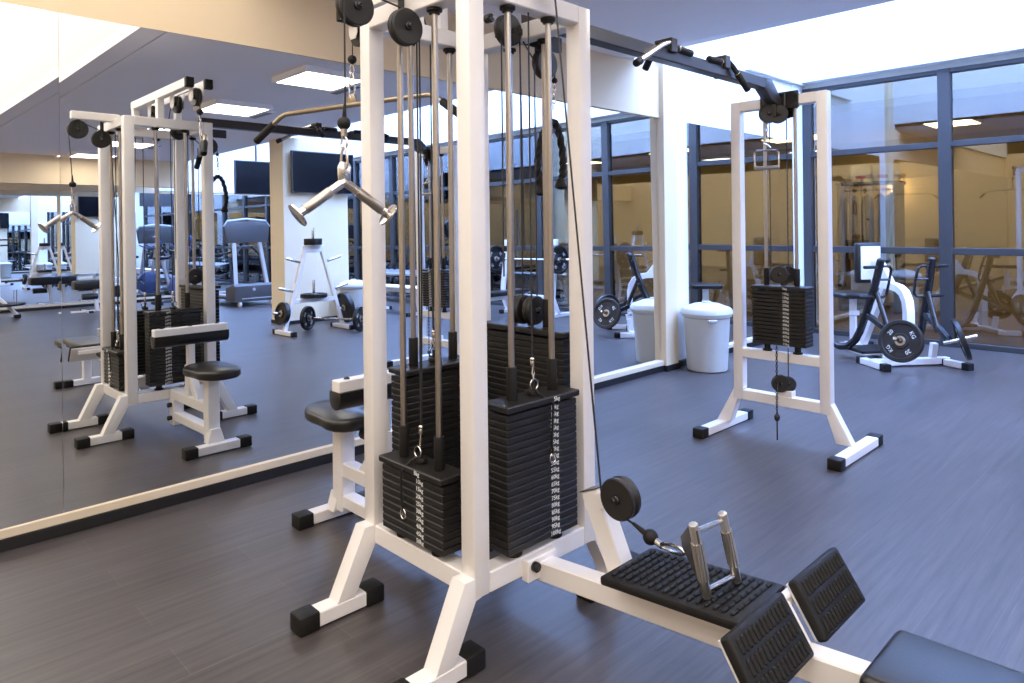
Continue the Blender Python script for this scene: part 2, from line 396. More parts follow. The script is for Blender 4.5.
# ------------------------------------------------------------------ the multi station tower
TX, TY = 1.722, 1.966
xs = (1.455, 1.989); ys_ = (1.683, 2.250); T = .066
tower = thing('cable_tower', 'white four sided cable tower with black weight stacks in the foreground', 'exercise machine', (TX, TY, 0))
def kid(name, mb, mats, par=None, label=None): return obj(name, mb, mats, par or tower, label)

for x in xs:
    for y in ys_:
        kid('upright', MB().span((x-T/2, y-T/2, .226), (x+T/2, y+T/2, 2.203), bev=.006, seg=2), WHITE)
for z0, z1, nm in ((.226, .293, 'base_beam'), (2.137, 2.203, 'top_beam')):
    for y in ys_: kid(nm, MB().span((xs[0]+T/2, y-T/2, z0), (xs[1]-T/2, y+T/2, z1), bev=.004), WHITE)
    for x in xs: kid(nm, MB().span((x-T/2, ys_[0]+T/2, z0), (x+T/2, ys_[1]-T/2, z1), bev=.004), WHITE)
def foot(x0, x1, y, par, wx=.055):
    f = obj('foot_bar', MB().span((x0+.07, y-.034, .006), (x1-.07, y+.034, .058), bev=.004), WHITE, par)
    for a, b in ((x0, x0+.078), (x1-.078, x1)):
        obj('foot_cap', MB().span((a, y-.039, 0), (b, y+.039, .064), bev=.007, seg=2), RUB, f)
for sx, x in ((-1, xs[0]), (1, xs[1])):
    for y in ys_:
        xa = x+sx*.01; xb = x+sx*.175
        kid('leg_brace', MB().prism([(0, .293), (-.072, .293), (-.160-.028, .056), (-.160+.045, .056), (-.030, .226), (0, .226)],
            axes((x-sx*-.0 if sx < 0 else x, y, 0), (1 if sx < 0 else -1, 0, 0), (0, 0, 1)), T-.002, .003), WHITE)
        foot(*((1.12, 1.462) if sx < 0 else (1.982, 2.324)), y, tower)

# ---- weight stacks
def stack(c, n, face, width, depth, z0, pitch, rods, par, unit=5, top_h=.03, lab=None, tops=(2.137, None), pin=True, feet_z=.293, txt=True, ta=.050, ha=-.030, pk=None):
    """c: centre of the rods; face: outward direction; rods: half spacing"""
    f = V(face); s = V((0, 0, 1)).cross(f)           # s: viewer's right when looking at the face
    c = V((*c, 0)); R = Matrix((s, f, V((0, 0, 1)))).transposed()
    def P(a, b, z): return c+s*a+f*b+V((0, 0, z))
    base = MB()
    for a in (-rods, rods):
        base.cyl(P(a, 0, feet_z), P(a, 0, feet_z+.012), .030, bev=.003); base.cyl(P(a, 0, feet_z+.01), P(a, 0, z0), .020)
    st = obj('weight_stack', base, RUB, par, lab)
    for k in range(n):
        z = z0+pitch*k; val = unit*(n+1-k)
        m = MB().box(P(0, 0, z+pitch/2), (width, depth, pitch-.0022), R, bev=.0025)
        if txt:
            m.text('%dkg' % val, .0215, axes(P(ta, depth/2+.0003, z+pitch/2), s, (0, 0, 1)), mi=1, ext=.0008)
        m.cyl(P(ha, depth/2-.002, z+pitch/2), P(ha, depth/2+.0006, z+pitch/2), .0048, seg=10, mi=2)
        obj('weight_plate', m, [IRON, TEXT, RUB], st)
    zt = z0+pitch*n+.008
    m = MB().box(P(0, 0, zt+top_h/2-.004), (width+.012, depth+.024, top_h-.008), R, bev=.004)
    if txt: m.text('%dkg' % unit, .0215, axes(P(ta, depth/2+.0123, zt+top_h/2-.004), s, (0, 0, 1)), mi=1, ext=.0008)
    obj('selector_plate', m, [IRON, TEXT], st)
    zr = zt+top_h
    for a in (-rods, rods):
        obj('bushing', MB().cyl(P(a, 0, zr-.006), P(a, 0, zr+.105), .0185, bev=.002), RUB, st)
        r = obj('guide_rod', MB().cyl(P(a, 0, feet_z+.005), P(a, 0, tops[0]+.01), .0110), STEEL, par)
        obj('rod_flange', MB().cyl(P(a, 0, tops[0]-.012), P(a, 0, tops[0]-.001), .027, bev=.002).cyl(P(a, 0, tops[0]-.02), P(a, 0, tops[0]-.01), .019), RUB, r)
    if pin:
        zp = z0+pitch*(n-(pk or 6))+pitch/2
        m = MB().tube([P(ha, depth/2+.012, zp)+s*(math.sin(2*PI*i/20)*.014)+V((0, 0, math.cos(2*PI*i/20)*.017)) for i in range(20)], .0024, 6, closed=True)
        m.cyl(P(ha, depth/2-.01, zp), P(ha, depth/2+.014, zp), .0045)
        pn = obj('selector_pin', m, CHROME, st)
        obj('lanyard', MB().tube([P(ha, depth/2+.012, zp+.016), P(ha-.006, depth/2+.014, zp+.05), P(ha-.002, depth/2+.018, zr-.03), P(-.012, depth/2-.01, zr+.006), P(0, 0, zr+.02)], .0042, 8), RUB, pn)
        m = MB().tube([P(-.004, .012, zr+.032)+s*(math.sin(2*PI*i/20)*.019)+V((0, 0, math.cos(2*PI*i/20)*.019)) for i in range(20)], .0028, 6, closed=True)
        m.tube([P(0, .004, zr+.05), P(.006, .004, zr+.07), P(.002, .002, zr+.095), P(-.004, .002, zr+.07), P(0, .004, zr+.052)], .0028, 6)
        obj('snap_hook', m, CHROME, st)
        obj('cable_crimp', MB().cyl(P(0, 0, zr+.092), P(0, 0, zr+.112), .008, bev=.002).ball(P(0, 0, zr+.116), .009), CHROME, st)
        obj('cable_eye', MB().cyl(P(0, 0, zr-.005), P(0, 0, zr+.012), .022, bev=.002).cyl(P(0, 0, zr), P(0, 0, zr+.045), .006), IRON, st)
    return st, P, zr
def pulley(c, ax, r, w, par, hub=True, mi=0, mat=None):
    c = V(c); a = V(ax).normalized()
    prof = [(.012, -w/2), (r*.93, -w/2), (r, -w/2+.003), (r, -w*.2), (r*.86, 0), (r, w*.2), (r, w/2-.003), (r*.93, w/2), (.012, w/2)]
    p = obj('pulley', MB().lathe(prof, axisM(c, a), 36), mat or NYLON, par)
    for s in (-1, 1):
        obj('axle_bolt', MB().lathe([(0, w/2-.003), (r*.23, w/2-.003), (r*.23, w/2+.006), (r*.20, w/2+.009), (r*.13, w/2+.010), (r*.12, w/2+.015), (r*.07, w/2+.018), (0, w/2+.018)], axisM(c, a*s), 20), BLACK, p)
    return p
def cable(pts, par=None, r=.0033, name='cable'): return obj(name, MB().tube(pts, r, 6), CABLE, par or tower)

PT = .0243
_, PA, zA = stack((1.455, 1.966), 9, (-1, 0, 0), .350, .092, .317, .0253, .102, tower, pk=6, lab='short weight stack marked 5 to 50 kilograms')
_, PB, zB = stack((1.724, 1.683), 19, (0, -1, 0), .346, .102, .322, .0241, .100, tower, ha=.032, ta=.055, pk=8, lab='tall weight stack marked 5 to 100 kilograms')
_, PC, zC = stack((1.733, 2.250), 20, (0, 1, 0), .346, .102, .330, PT, .100, tower)
_, PD, zD = stack((2.020, 1.985), 26, (1, 0, 0), .460, .114, .330, PT, .098, tower, unit=5, pin=False)
cable([PA(0, 0, zA+.11), PA(0, 0, 2.12)])
cable([PB(0, 0, zB+.11), PB(0, 0, 2.16)])
cable([PC(0, 0, zC+.11), PC(0, 0, 2.16)])
# big travelling pulley on the rear stack
obj('pulley_yoke', MB().span((1.985, 1.945, zD-.005), (2.01, 1.965, zD+.05), bev=.003), IRON, tower)
pulley((1.995, 1.935, zD+.060), (-.1, 1, 0), .058, .034, tower); pulley((1.985, 1.990, zD+.060), (-.1, 1, 0), .058, .034, tower)
cable([(1.958, 1.96, zD+.062), (1.958, 1.96, 2.12)]); cable([(2.035, 1.955, zD+.062), (2.035, 1.955, 2.05)])
# top pulleys on the rear side
kid('pulley_bracket', MB().span((1.86, 1.985, 2.137), (2.24, 2.003, 2.20), bev=.003).span((2.07, 1.95, 2.11), (2.13, 1.99, 2.16), bev=.003), BLACK)
pulley((1.895, 1.962, 2.165), (0, 1, 0), .062, .036, tower); pulley((2.115, 1.972, 2.068), (0, 1, 0), .062, .036, tower)
cable([(1.858, 1.962, 2.165), (1.858, 1.962, 1.2)]); cable([(1.957, 1.962, 2.16), (2.053, 1.972, 2.07)])
for x, y, z in ((1.945, 1.962, 2.165), (1.79, 1.962, 2.19)):
    kid('bolt', MB().cyl((x, y-.02, z), (x, y+.012, z), .017, bev=.003, seg=14), BLACK)

# ---- press down station (arm towards the left)
kid('pulley_arm', MB().span((1.17, 1.985, 2.185), (1.47, 2.035, 2.240), bev=.004), WHITE)
for x, y, z in ((1.218, 2.0, 2.105), (1.376, 1.942, 2.06)): kid('pulley_bracket', MB().span((x-.012, y, z), (x+.012, y+.006, 2.2), bev=.001).span((x-.012, y, 2.19), (x+.012, 2.01, 2.2), bev=.001), BLACK)
pulley((1.218, 1.980, 2.120), (0, 1, 0), .064, .034, tower); pulley((1.376, 1.922, 2.070), (0, 1, 0), .062, .034, tower)
VX, VY = 1.181, 1.995
cable([(VX, 1.985, 1.775), (1.168, 1.962, 2.10), (1.172, 1.97, 2.165), (1.218, 1.98, 2.181), (1.376, 1.922, 2.130), (1.425, 1.922, 2.105), (1.436, 1.925, 2.06), (1.465, 1.966, 1.2), (1.457, 1.966, zA+.1)])

# ---- lat station: twin arms over the top, pulley, knee pad, seat
for x in (1.664, 1.786):
    a = kid('lat_arm', MB().span((x-.024, 1.69, 2.340), (x+.024, 2.800, 2.400), bev=.004), WHITE)
    obj('end_cap', MB().span((x-.026, 2.79, 2.337), (x+.026, 2.826, 2.403), bev=.004), RUB, a)
    for y in (1.72, 2.25): kid('arm_post', MB().span((x-.022, y-.025, 2.203), (x+.022, y+.025, 2.342), bev=.003), WHITE)
for y in (2.765, 2.42, 1.95):
    kid('pulley_bracket', MB().prism([(-.035, .07), (.035, .07), (.035, -.01), (.02, -.035), (-.02, -.035), (-.035, -.01)], axes((1.690, y, 2.29), (0, 1, 0), (0, 0, 1)), .006, .003), WHITE)
    kid('pulley_bracket', MB().prism([(-.035, .07), (.035, .07), (.035, -.01), (.02, -.035), (-.02, -.035), (-.035, -.01)], axes((1.760, y, 2.29), (0, 1, 0), (0, 0, 1)), .006, .003), WHITE)
    pulley((1.725, y, 2.285), (1, 0, 0), .060, .034, tower)
cable([(1.723, 2.827, 2.20), (1.724, 2.826, 2.29), (1.724, 2.80, 2.335), (1.724, 2.765, 2.346), (1.724, 2.42, 2.346), (1.724, 2.30, 2.30), (1.722, 2.256, 2.20)])
kid('lat_rail', MB().span((1.69, 2.283, .228), (1.755, 2.975, .293), bev=.004), WHITE)
kid('lat_rail', MB().span((1.69, 2.36, .085), (1.755, 2.975, .142), bev=.004), WHITE)
b = kid('lat_bracket', MB().span((1.688, 2.284, .05), (1.757, 2.365, .23), bev=.004), WHITE)
for z in (.10, .19): obj('bolt', MB().cyl((1.66, 2.325, z), (1.69, 2.325, z), .016, bev=.003, seg=12), BLACK, b)
kid('seat_post', MB().span((1.685, 2.900, .06), (1.760, 2.985, .452), bev=.006), WHITE)
kid('post_gusset', MB().prism([(-.055, .056), (.055, .056), (.03, .14), (-.03, .14)], axes((1.722, 2.98, 0), (1, 0, 0), (0, 0, 1)), .066, .003), WHITE)
foot(1.515, 1.930, 3.03, tower)
kid('knee_post', MB().bar((1.722, 2.60, .28), (1.722, 2.60, .50), .06, .06).bar((1.722, 2.60, .48), (1.722, 2.60, .69), .046, .046), WHITE)
kid('knee_brace', MB().bar((1.722, 2.615, .42), (1.722, 2.76, .275), .05, .05), WHITE)
kid('seat_knob', MB().cyl((1.722, 2.71, .455), (1.722, 2.77, .455), .026, bev=.006), RUB)
kp = kid('knee_pad_bar', MB().span((1.487, 2.572, .708), (1.965, 2.632, .758), bev=.004), WHITE)
for x in (1.54, 1.722, 1.90): obj('bolt', MB().ball((x, 2.60, .756), .014, (1, 1, .8)), BLACK, kp)
hp = [(-.046, .032), (-.046, 0), (-.040, -.025), (-.024, -.041), (0, -.047), (.024, -.041), (.040, -.025), (.046, 0), (.046, .032)]
obj('knee_pad', MB().prism(hp, axes((1.726, 2.602, .680), (0, 1, 0), (0, 0, 1)), .485, .004), PAD, kp)
def contoured_seat(c, L, W, H, par):
    t = bmesh.new(); n, k = 28, 9
    rings = []
    for j in range(k+1):
        v = j/k
        z = -H/2+H*v; ins = 1-.10*(abs(2*v-1)**4)
        ring = []
        for i in range(n):
            a = 2*PI*i/n; ca, sa = math.cos(a), math.sin(a)
            q = 1/(abs(ca)**3.2+abs(sa)**3.2)**(1/3.2)
            y = ca*q*L/2; x = sa*q*W/2*(1-.14*math.exp(-((y+.01)/.07)**2)-.22*max(0, y/(L/2)))
            up = .010*(abs(y)/(L/2))**2 if v > .5 else 0
            ring.append(t.verts.new((c[0]+x*ins, c[1]+y*ins, c[2]+z+up-(.012 if v > .9 else 0)*0)))
        rings.append(ring)
    for A, B in zip(rings, rings[1:]):
        for i in range(n): t.faces.new((A[i], A[(i+1) % n], B[(i+1) % n], B[i]))
    t.faces.new(rings[0][::-1]); t.faces.new(rings[-1])
    bmesh.ops.recalc_face_normals(t, faces=t.faces)
    m = MB(); m.add(t); return obj('seat', m, PAD, par, sharp=50)
contoured_seat((1.728, 2.965, .497), .44, .30, .052, tower)

# ---- row station: beam, foot plate, pulley post, foot rests, bench
sl = math.tan(math.radians(5))
def zb(y): return .2625+sl*(1.65-y)
rb = kid('row_beam', MB().bar((1.7225, 1.66, zb(1.66)-.033), (1.7225, .0, zb(0)-.033), .066, .066), WHITE)
obj('beam_bracket', MB().span((1.632, 1.622, .212), (1.773, 1.656, .285), bev=.004), WHITE, rb)
obj('bolt', MB().cyl((1.66, 1.625, .262), (1.66, 1.602, .262), .0165, bev=.005, seg=20), BLACK, rb)
for x in (1.60, 1.85):
    pass
# foot plate
def rot5(y): return math.radians(-5)
m = MB(); R = Matrix.Rotation(math.radians(-5), 3, 'X')
pc = V((1.7225, 1.07, .383)); Lp, Wp = .44, .262
def PL(a, b, c): return pc+R @ V((a, b, c))
m.box(PL(0, 0, -.006), (Wp, Lp, .026), R, bev=.007, seg=2)
nx, ny = 7, 13
for i in range(7):
    for j in range(16):
        a = -Wp/2+.02+(Wp-.04)*(i+.5)/7; b = -Lp/2+.018+(Lp-.036)*(j+.5)/16
        m.box(PL(a, b, .0095), (.027, .011, .011), R, bev=.003)
fp = kid('foot_plate', m, RUB)
obj('plate_bracket', MB().span((1.692, 1.20, .28), (1.752, 1.26, .366), bev=.003).span((1.692, .93, .305), (1.752, .99, .392), bev=.003), BLACK, fp)
# pulley post
kid('pulley_post', MB().bar((1.793, 1.352, .272), (1.793, 1.470, .525), .062, .070, (0, 1, 0)), WHITE)
kid('post_cap', MB().bar((1.793, 1.470, .525), (1.793, 1.4713, .528), .068, .078, (0, 1, 0)), BLACK)
pulley((1.724, 1.310, .556), (1, 0, 0), .064, .044, tower)
kid('pulley_bracket', MB().bar((1.757, 1.33, .555), (1.757, 1.43, .50), .006, .05), WHITE)
cable([(1.712, 1.60, 2.30), (1.712, 1.545, 2.14), (1.722, 1.386, .575), (1.722, 1.38, .535), (1.722, 1.362, .512), (1.722, 1.30, .503), (1.718, 1.2, .478)])
kid('pulley_bracket', MB().span((1.68, 1.50, 2.20), (1.745, 1.72, 2.245), bev=.004), WHITE); pulley((1.712, 1.625, 2.262), (1, 0, 0), .060, .034, tower)
# foot rests
def foot_rest(x0, x1):
    a = V((0, -.068, -.105)).normalized(); n = V((0, -.84, .543))
    cx = (x0+x1)/2; c = V((cx, .744, .415))
    R = Matrix((V((1, 0, 0)), -a, n)).transposed()
    if R.determinant() < 0: R = Matrix((V((-1, 0, 0)), -a, n)).transposed()
    m = MB().box(c-n*.014, (x1-x0, .150, .030), R, bev=.009, seg=3)
    for i in range(13):
        for j in range(3):
            m.box(c+R @ V((-(x1-x0)/2+.026+(x1-x0-.052)*i/12, -.045+.045*j, .001)), (.0105, .036, .012), R, bev=.004)
    f = kid('foot_rest', m, RUB)
    obj('backing_plate', MB().box(c-n*.033, (x1-x0-.012, .140, .006), R, bev=.001), WHITE, f)
    return f
foot_rest(1.415, 1.692); foot_rest(1.762, 2.034)
kid('rest_upright', MB().bar((1.7225, .735, .325), (1.7225, .800, .425), .050, .020, (0, -1, .6)).span((1.47, .80, .40), (1.98, .825, .432), bev=.003), WHITE)
# bench
m = MB().box((1.7225, .155, .388), (.270, .84, .062), Matrix.Rotation(math.radians(-1), 3, 'X'), bev=.024, seg=5)
bn = kid('bench_pad', m, PAD)
obj('bench_board', MB().span((1.61, -.24, .345), (1.835, .55, .360), bev=.003), BLACK, bn)
kid('rear_post', MB().span((1.69, -.03, .05), (1.755, .035, .40), bev=.004), WHITE)
foot(1.53, 1.915, .0, tower)
cable([(1.957, 1.96, 2.15), (1.96, 1.95, 1.3)])

# ------------------------------------------------------------------ attachments hanging on the tower
def snap(p, q, par, w=.020, r=.0042):
    """carabiner from p (top) to q (bottom)"""
    p, q = V(p), V(q); d = (q-p); L = d.length; d.normalize()
    s = d.cross(V((.7, .7, 0))).normalized()
    pts = []
    for i in range(24):
        a = 2*PI*i/24; pts.append(p+d*(L/2-math.cos(a)*L/2)+s*(math.sin(a)*w*(.75+.25*-math.cos(a))))
    return obj('carabiner', MB().tube(pts, r, 8, closed=True), CHROME, par)
# V bar
vb = thing('v_bar', 'chrome V shaped press down bar with disc ends hanging left of the tower', 'bar handle', (VX, VY, 1.44))
ap = V((VX, VY, 1.548)); e1 = V((1.033, 2.024, 1.440)); e2 = V((1.327, 1.967, 1.440))
def lerp(a, b, t): return a+(b-a)*t
pts = [lerp(ap, e1, t) for t in (1, .6, .2, .1)] + [ap+V((0, 0, -.004))] + [lerp(ap, e2, t) for t in (.1, .2, .6, 1)]
obj('bar', MB().tube(pts, .0145, 14), CHROME, vb)
for e in (e1, e2):
    d = (e-ap).normalized()
    obj('grip_sleeve', MB().cyl(lerp(ap, e, .30), lerp(ap, e, .86), .0168, seg=18, bev=.002), STEEL, vb)
    obj('end_disc', MB().cyl(e-d*.002, e+d*.005, .042, seg=28, bev=.0015), CHROME, vb)
obj('eye_plate', MB().prism([(-.020, -.03), (.020, -.03), (.022, .02), (.014, .036), (-.014, .036), (-.022, .02)], axes((VX, VY, 1.575), (.98, -.19, 0), (0, 0, 1)), .010, .002), CHROME, vb)
cb = thing('cable_end', 'black rubber stop ball and snap hook above the chrome V bar', 'cable stopper', (VX, VY, 1.60))
obj('stop_ball', MB().ball((VX, 1.994, 1.736), .022).cyl((VX, 1.992, 1.75), (VX, 1.987, 1.80), .008, .004), RUB, cb)
obj('swivel', MB().cyl((VX, 1.994, 1.717), (VX, 1.994, 1.694), .012, .009), CHROME, cb)
snap((VX, 1.994, 1.697), (VX, 1.994, 1.655), cb, .012, .0035); snap((VX, 1.994, 1.662), (VX, 1.995, 1.587), cb, .013)
# lat bar
lb = thing('lat_bar', 'wide steel lat bar with black angled grips hanging behind the left upright', 'bar handle', (1.722, 2.835, 1.84))
L1, R1 = V((1.52, 3.405, 1.839)), V((1.908, 2.268, 1.870))
cen = V((1.722, 2.835, 1.968))
bl, br_ = V((1.590, 3.255, 1.960)), V((1.880, 2.432, 1.980))
pts = [L1, lerp(bl, L1, .3), lerp(bl, L1, .12)]+[lerp(bl, cen, .04), lerp(bl, cen, .2), cen, lerp(br_, cen, .2), lerp(br_, cen, .04)]+[lerp(br_, R1, .12), lerp(br_, R1, .3), R1]
obj('bar', MB().tube(pts, .0125, 12), BRASS, lb)
for e, k in ((L1, bl), (R1, br_)):
    obj('grip', MB().cyl(lerp(k, e, .35), e+(e-k)*.04, .0185, seg=16, bev=.006), RUB, lb)
obj('eye_plate', MB().prism([(-.035, -.02), (.035, -.02), (.016, .030), (-.016, .030)], axes((1.722, 2.835, 1.988), (-.33, .94, 0), (0, 0, 1)), .012, .002), BRASS, lb)
cb = thing('cable_end', 'black stop ball and snap hook above the wide lat bar', 'cable stopper', (1.722, 2.83, 2.05))
obj('stop_ball', MB().ball((1.722, 2.828, 2.178), .021), RUB, cb)
snap((1.722, 2.829, 2.155), (1.722, 2.832, 2.110), cb, .012, .0035); snap((1.722, 2.832, 2.117), (1.722, 2.834, 1.994), cb, .016)
# triceps rope
rp = thing('triceps_rope', 'black braided triceps rope with two end knobs hanging on the right of the tower', 'rope handle', (2.175, 1.99, 1.56))
top = V((2.174, 1.99, 1.885))
ea, eb = V((2.205, 1.955, 1.575)), V((2.115, 1.990, 1.555))
rp_ = [V(p) for p in ((2.1, 1.985, 1.545), (2.088, 1.985, 1.59), (2.080, 1.985, 1.645), (2.088, 1.985, 1.702), (2.112, 1.985, 1.77), (2.149, 1.985, 1.819), (2.178, 1.985, 1.833), (2.207, 1.985, 1.804), (2.230, 1.985, 1.728), (2.238, 1.985, 1.66), (2.232, 1.985, 1.608), (2.223, 1.985, 1.575))]
path = []
for i in range(len(rp_)-1):
    p0, p1, p2, p3 = rp_[max(i-1, 0)], rp_[i], rp_[i+1], rp_[min(i+2, len(rp_)-1)]
    for q in range(6):
        u = q/6; path.append(.5*((2*p1)+(p2-p0)*u+(2*p0-5*p1+4*p2-p3)*u*u+(3*p1-p0-3*p2+p3)*u**3))
path.append(rp_[-1]); ea, eb = rp_[-1]-V((0, 0, .005)), rp_[0]-V((0, 0, .005))
prof = [((1+.22*math.cos(3*2*PI*i/18))*.0145*math.cos(2*PI*i/18), (1+.22*math.cos(3*2*PI*i/18))*.0145*math.sin(2*PI*i/18)) for i in range(18)]
fine = []
for a, b in zip(path, path[1:]): fine += [a, lerp(a, b, .5)]
fine.append(path[-1])
obj('rope', MB().tube(fine, .015, prof=prof, twist=.30), RUB, rp, sharp=60)
for e in (ea, eb): obj('end_knob', MB().lathe([(.012, .03), (.018, .024), (.021, .008), (.027, 0), (.028, -.010), (.020, -.018), (.004, -.022)], Matrix.Translation(e), 20), RUB, rp)
cb = thing('cable_end', 'stop ball and chain above the black triceps rope', 'cable stopper', (2.172, 1.985, 1.89))
obj('stop_ball', MB().ball((2.176, 1.974, 2.008), .013), RUB, cb)
cable([(2.177, 1.972, 2.07), (2.176, 1.974, 2.0)], cb)
for k in range(5):
    z = 1.99-.022*k; s = (.7, -.7) if k % 2 else (.7, .7)
    obj('chain_link', MB().tube([V((2.176, 1.976+.002*k, z))+V((s[0]*math.sin(2*PI*i/14)*.008, s[1]*math.sin(2*PI*i/14)*.008, math.cos(2*PI*i/14)*.015)) for i in range(14)], .003, 6, closed=True), CHROME, cb)
# row handle standing on the foot plate
rh = thing('rowing_attachment', 'chrome double grip row handle standing on the black foot plate', 'row handle', (1.70, .96, .402))
g = [(V((1.645, .969, .408)), V((1.580, .969, .623))), (V((1.776, .953, .408)), V((1.700, .953, .620)))]
for a, b in g:
    m = MB().cyl(a, b, .0125, seg=8, bev=.002)
    gr = obj('grip', m, SATIN, rh)
    m = MB()
    for i in range(12):
        w = frame_of(b-a) @ V((0, math.cos(2*PI*i/12), math.sin(2*PI*i/12)))*.0135
        m.bar(lerp(a, b, .26)+w, lerp(a, b, .76)+w, .0035, .0035, bev=0)
    obj('knurled_sleeve', m, SATIN, gr)
    obj('end_cap', MB().cyl(a+(a-b)*.01, a+(b-a)*.02, .0135, seg=16), RUB, gr)
for t_ in (.10, .90):
    obj('spacer_rod', MB().cyl(lerp(*g[0], t_), lerp(*g[1], t_), .0072, seg=12), CHROME, rh)
hx = V((1.645, 1.030, .507))
a, b = g[0]
pa, pb = lerp(a, b, .10), lerp(a, b, .94)
ex = (pb-pa).normalized(); Lh = (pb-pa).length
yy = (hx-pa)-ex*(hx-pa).dot(ex); M = axes(pa, ex, yy)
obj('side_plate', MB().prism([(0, -.012), (Lh, -.012), (Lh, .02), (Lh*.62, yy.length+.012), (Lh*.42, yy.length+.012), (0, .02)], M, .008, .002), GREYP, rh)
cb = thing('cable_end', 'black stop ball and snap hook between the low pulley and the row handle', 'cable stopper', (1.70, 1.15, .44))
obj('stop_ball', MB().ball((1.715, 1.195, .475), .023).cyl((1.717, 1.215, .48), (1.72, 1.26, .494), .009, .005), RUB, cb)
obj('swivel', MB().cyl((1.714, 1.176, .470), (1.708, 1.150, .466), .010), CHROME, cb)
snap((1.708, 1.155, .466), (1.672, 1.056, .492), cb, .018, .005)

# ------------------------------------------------------------------ overhead pull-up beam
pb_ = thing('pull_up_bar', 'long black overhead beam with pull-up handles joining the tower to the far frame', 'pull-up beam', (3.1, 1.985, 2.18))
def kb(n, mb, mt, par=None): return obj(n, mb, mt, par or pb_)
BY = 1.985
kb('beam', MB().span((2.02, BY-.033, 2.218), (4.07, BY+.033, 2.282), bev=.005).prism([(4.06, 2.282), (4.05, 2.218), (4.15, 2.155), (4.29, 2.125), (4.29, 2.165), (4.15, 2.282)], axes((0, BY, 0), (1, 0, 0), (0, 0, 1)), .066, .004), BRONZE)
def handle(pts, par, gl=.45, r=.0145, mt=None):
    h = kb('pull_up_handle', MB().tube(pts, r, 12), mt or BLACK, par)
    a, b = V(pts[-2]), V(pts[-1])
    obj('grip', MB().cyl(a+(b-a)*(1-gl), b+(b-a)*.03, .0185, seg=16, bev=.006), RUB, h)
    obj('grip_ring', MB().cyl(a+(b-a)*(1-gl-.03), a+(b-a)*(1-gl), .0200, seg=16, bev=.002), CHROME, h)
for x, s in ((3.035, -1), (3.575, 1)):
    br = kb('handle_bracket', MB().span((x-.028, BY-.052, 2.262), (x+.028, BY+.052, 2.335), bev=.004), BRONZE)
    for sy in (-1, 1):
        y = BY+sy*.035
        # outer handle bends outwards and down, inner grip runs along the beam
        tip = {(-1, -1): (2.70, 1.93, 2.155), (-1, 1): (3.03, 2.11, 2.205), (1, -1): (3.725, 1.895, 2.152), (1, 1): (3.72, 2.09, 2.26)}[(s, sy)]
        a0 = V((x, y, 2.310)); tp = V(tip); kn = lerp(V((x+s*.03, y, 2.303)), tp, .22)+V((0, 0, .012))
        handle([a0, a0+V((s*.03, 0, -.002)), kn, lerp(kn, tp, .25), tp], br, .18 if (s, sy) == (-1, -1) else .92, mt=CHROME if (s, sy) == (-1, -1) else BLACK)
        handle([(x, y, 2.292), (x-s*.04, y, 2.292), (x-s*.18, y, 2.288)], br, .88)

# ------------------------------------------------------------------ far cable frame
FX = 4.35
ff = thing('crossover_station', 'white cable frame with one black weight stack standing farther back on the right', 'exercise machine', (FX, 2.0, 0))
def kf(n, mb, mt, par=None, label=None): return obj(n, mb, mt, par or ff, label)
fy = (1.722, 2.292)
for y in fy: kf('upright', MB().span((FX-.033, y-.033, .222), (FX+.033, y+.033, 2.203), bev=.006, seg=2), WHITE)
kf('top_beam', MB().span((FX-.033, fy[0]+.033, 2.137), (FX+.033, fy[1]-.033, 2.203), bev=.004), WHITE)
kf('base_beam', MB().span((FX-.033, fy[0]+.033, .222), (FX+.033, fy[1]-.033, .288), bev=.004), WHITE)
kf('cross_beam', MB().span((FX-.033, fy[0]+.033, .505), (FX+.033, fy[1]-.033, .565), bev=.004), WHITE)
for y, s in ((fy[0], -1), (fy[1], 1)):
    kf('leg_brace', MB().prism([(-.033, .288), (.033, .288), (.033+.125, .056), (.06, .056), (.01, .222), (-.033, .222)], axes((FX, y, 0), (0, s, 0), (0, 0, 1)), .062, .003), WHITE)
    foot(4.00, 4.69, 1.552 if s < 0 else 2.412, ff)
_, PF, zF = stack((FX-.005, 1.998), 14, (-1, 0, 0), .350, .115, .615, .0246, .100, ff, pin=False, ta=.050, feet_z=.565, tops=(2.137, None))
pulley((FX-.03, 2.005, zF+.068), (-.75, -.66, 0), .056, .032, ff); pulley((FX+.02, 1.97, zF+.068), (-.75, -.66, 0), .056, .032, ff)
kf('pulley_yoke', MB().span((FX-.02, 1.97, zF-.004), (FX+.02, 2.0, zF+.05), bev=.003), IRON)
pulley((FX-.045, 1.995, .372), (-.75, -.66, 0), .055, .032, ff); pulley((FX-.005, 1.965, .365), (-.75, -.66, 0), .05, .03, ff)
kf('pulley_block', MB().span((FX-.03, 1.93, .286), (FX+.03, 2.03, .325), bev=.003), WHITE)
kf('top_block', MB().span((FX-.075, 1.93, 2.12), (FX+.04, 2.04, 2.215), bev=.006), BLACK)
for y in (1.88, 2.09):
    for z in (2.135, 2.205): kf('bolt', MB().cyl((FX-.055, y, z), (FX-.03, y, z), .016, bev=.003, seg=12), BLACK)
kf('clamp_plate', MB().span((FX-.045, 1.86, 2.115), (FX-.033, 2.11, 2.225), bev=.003), BLACK)
pulley((4.225, 2.012, 2.085), (-.75, -.66, 0), .060, .032, ff); pulley((4.262, 1.968, 2.080), (-.75, -.66, 0), .058, .032, ff)
kf('pulley_hanger', MB().span((4.22, 1.965, 2.06), (4.30, 2.01, 2.15), bev=.003), BLACK)
for y, z in ((1.93, 2.10), (1.955, 2.095)): pulley((4.36, y, z), (1, 0, 0), .035, .02, ff)
for dx, y in ((-.03, 2.055), (.0, 1.955), (.02, 1.915)): cable([(FX+dx, y, zF+.05), (FX+dx, y, 2.12)], ff)
cable([(FX-.04, 1.945, .40), (FX-.04, 1.945, .60)], ff)
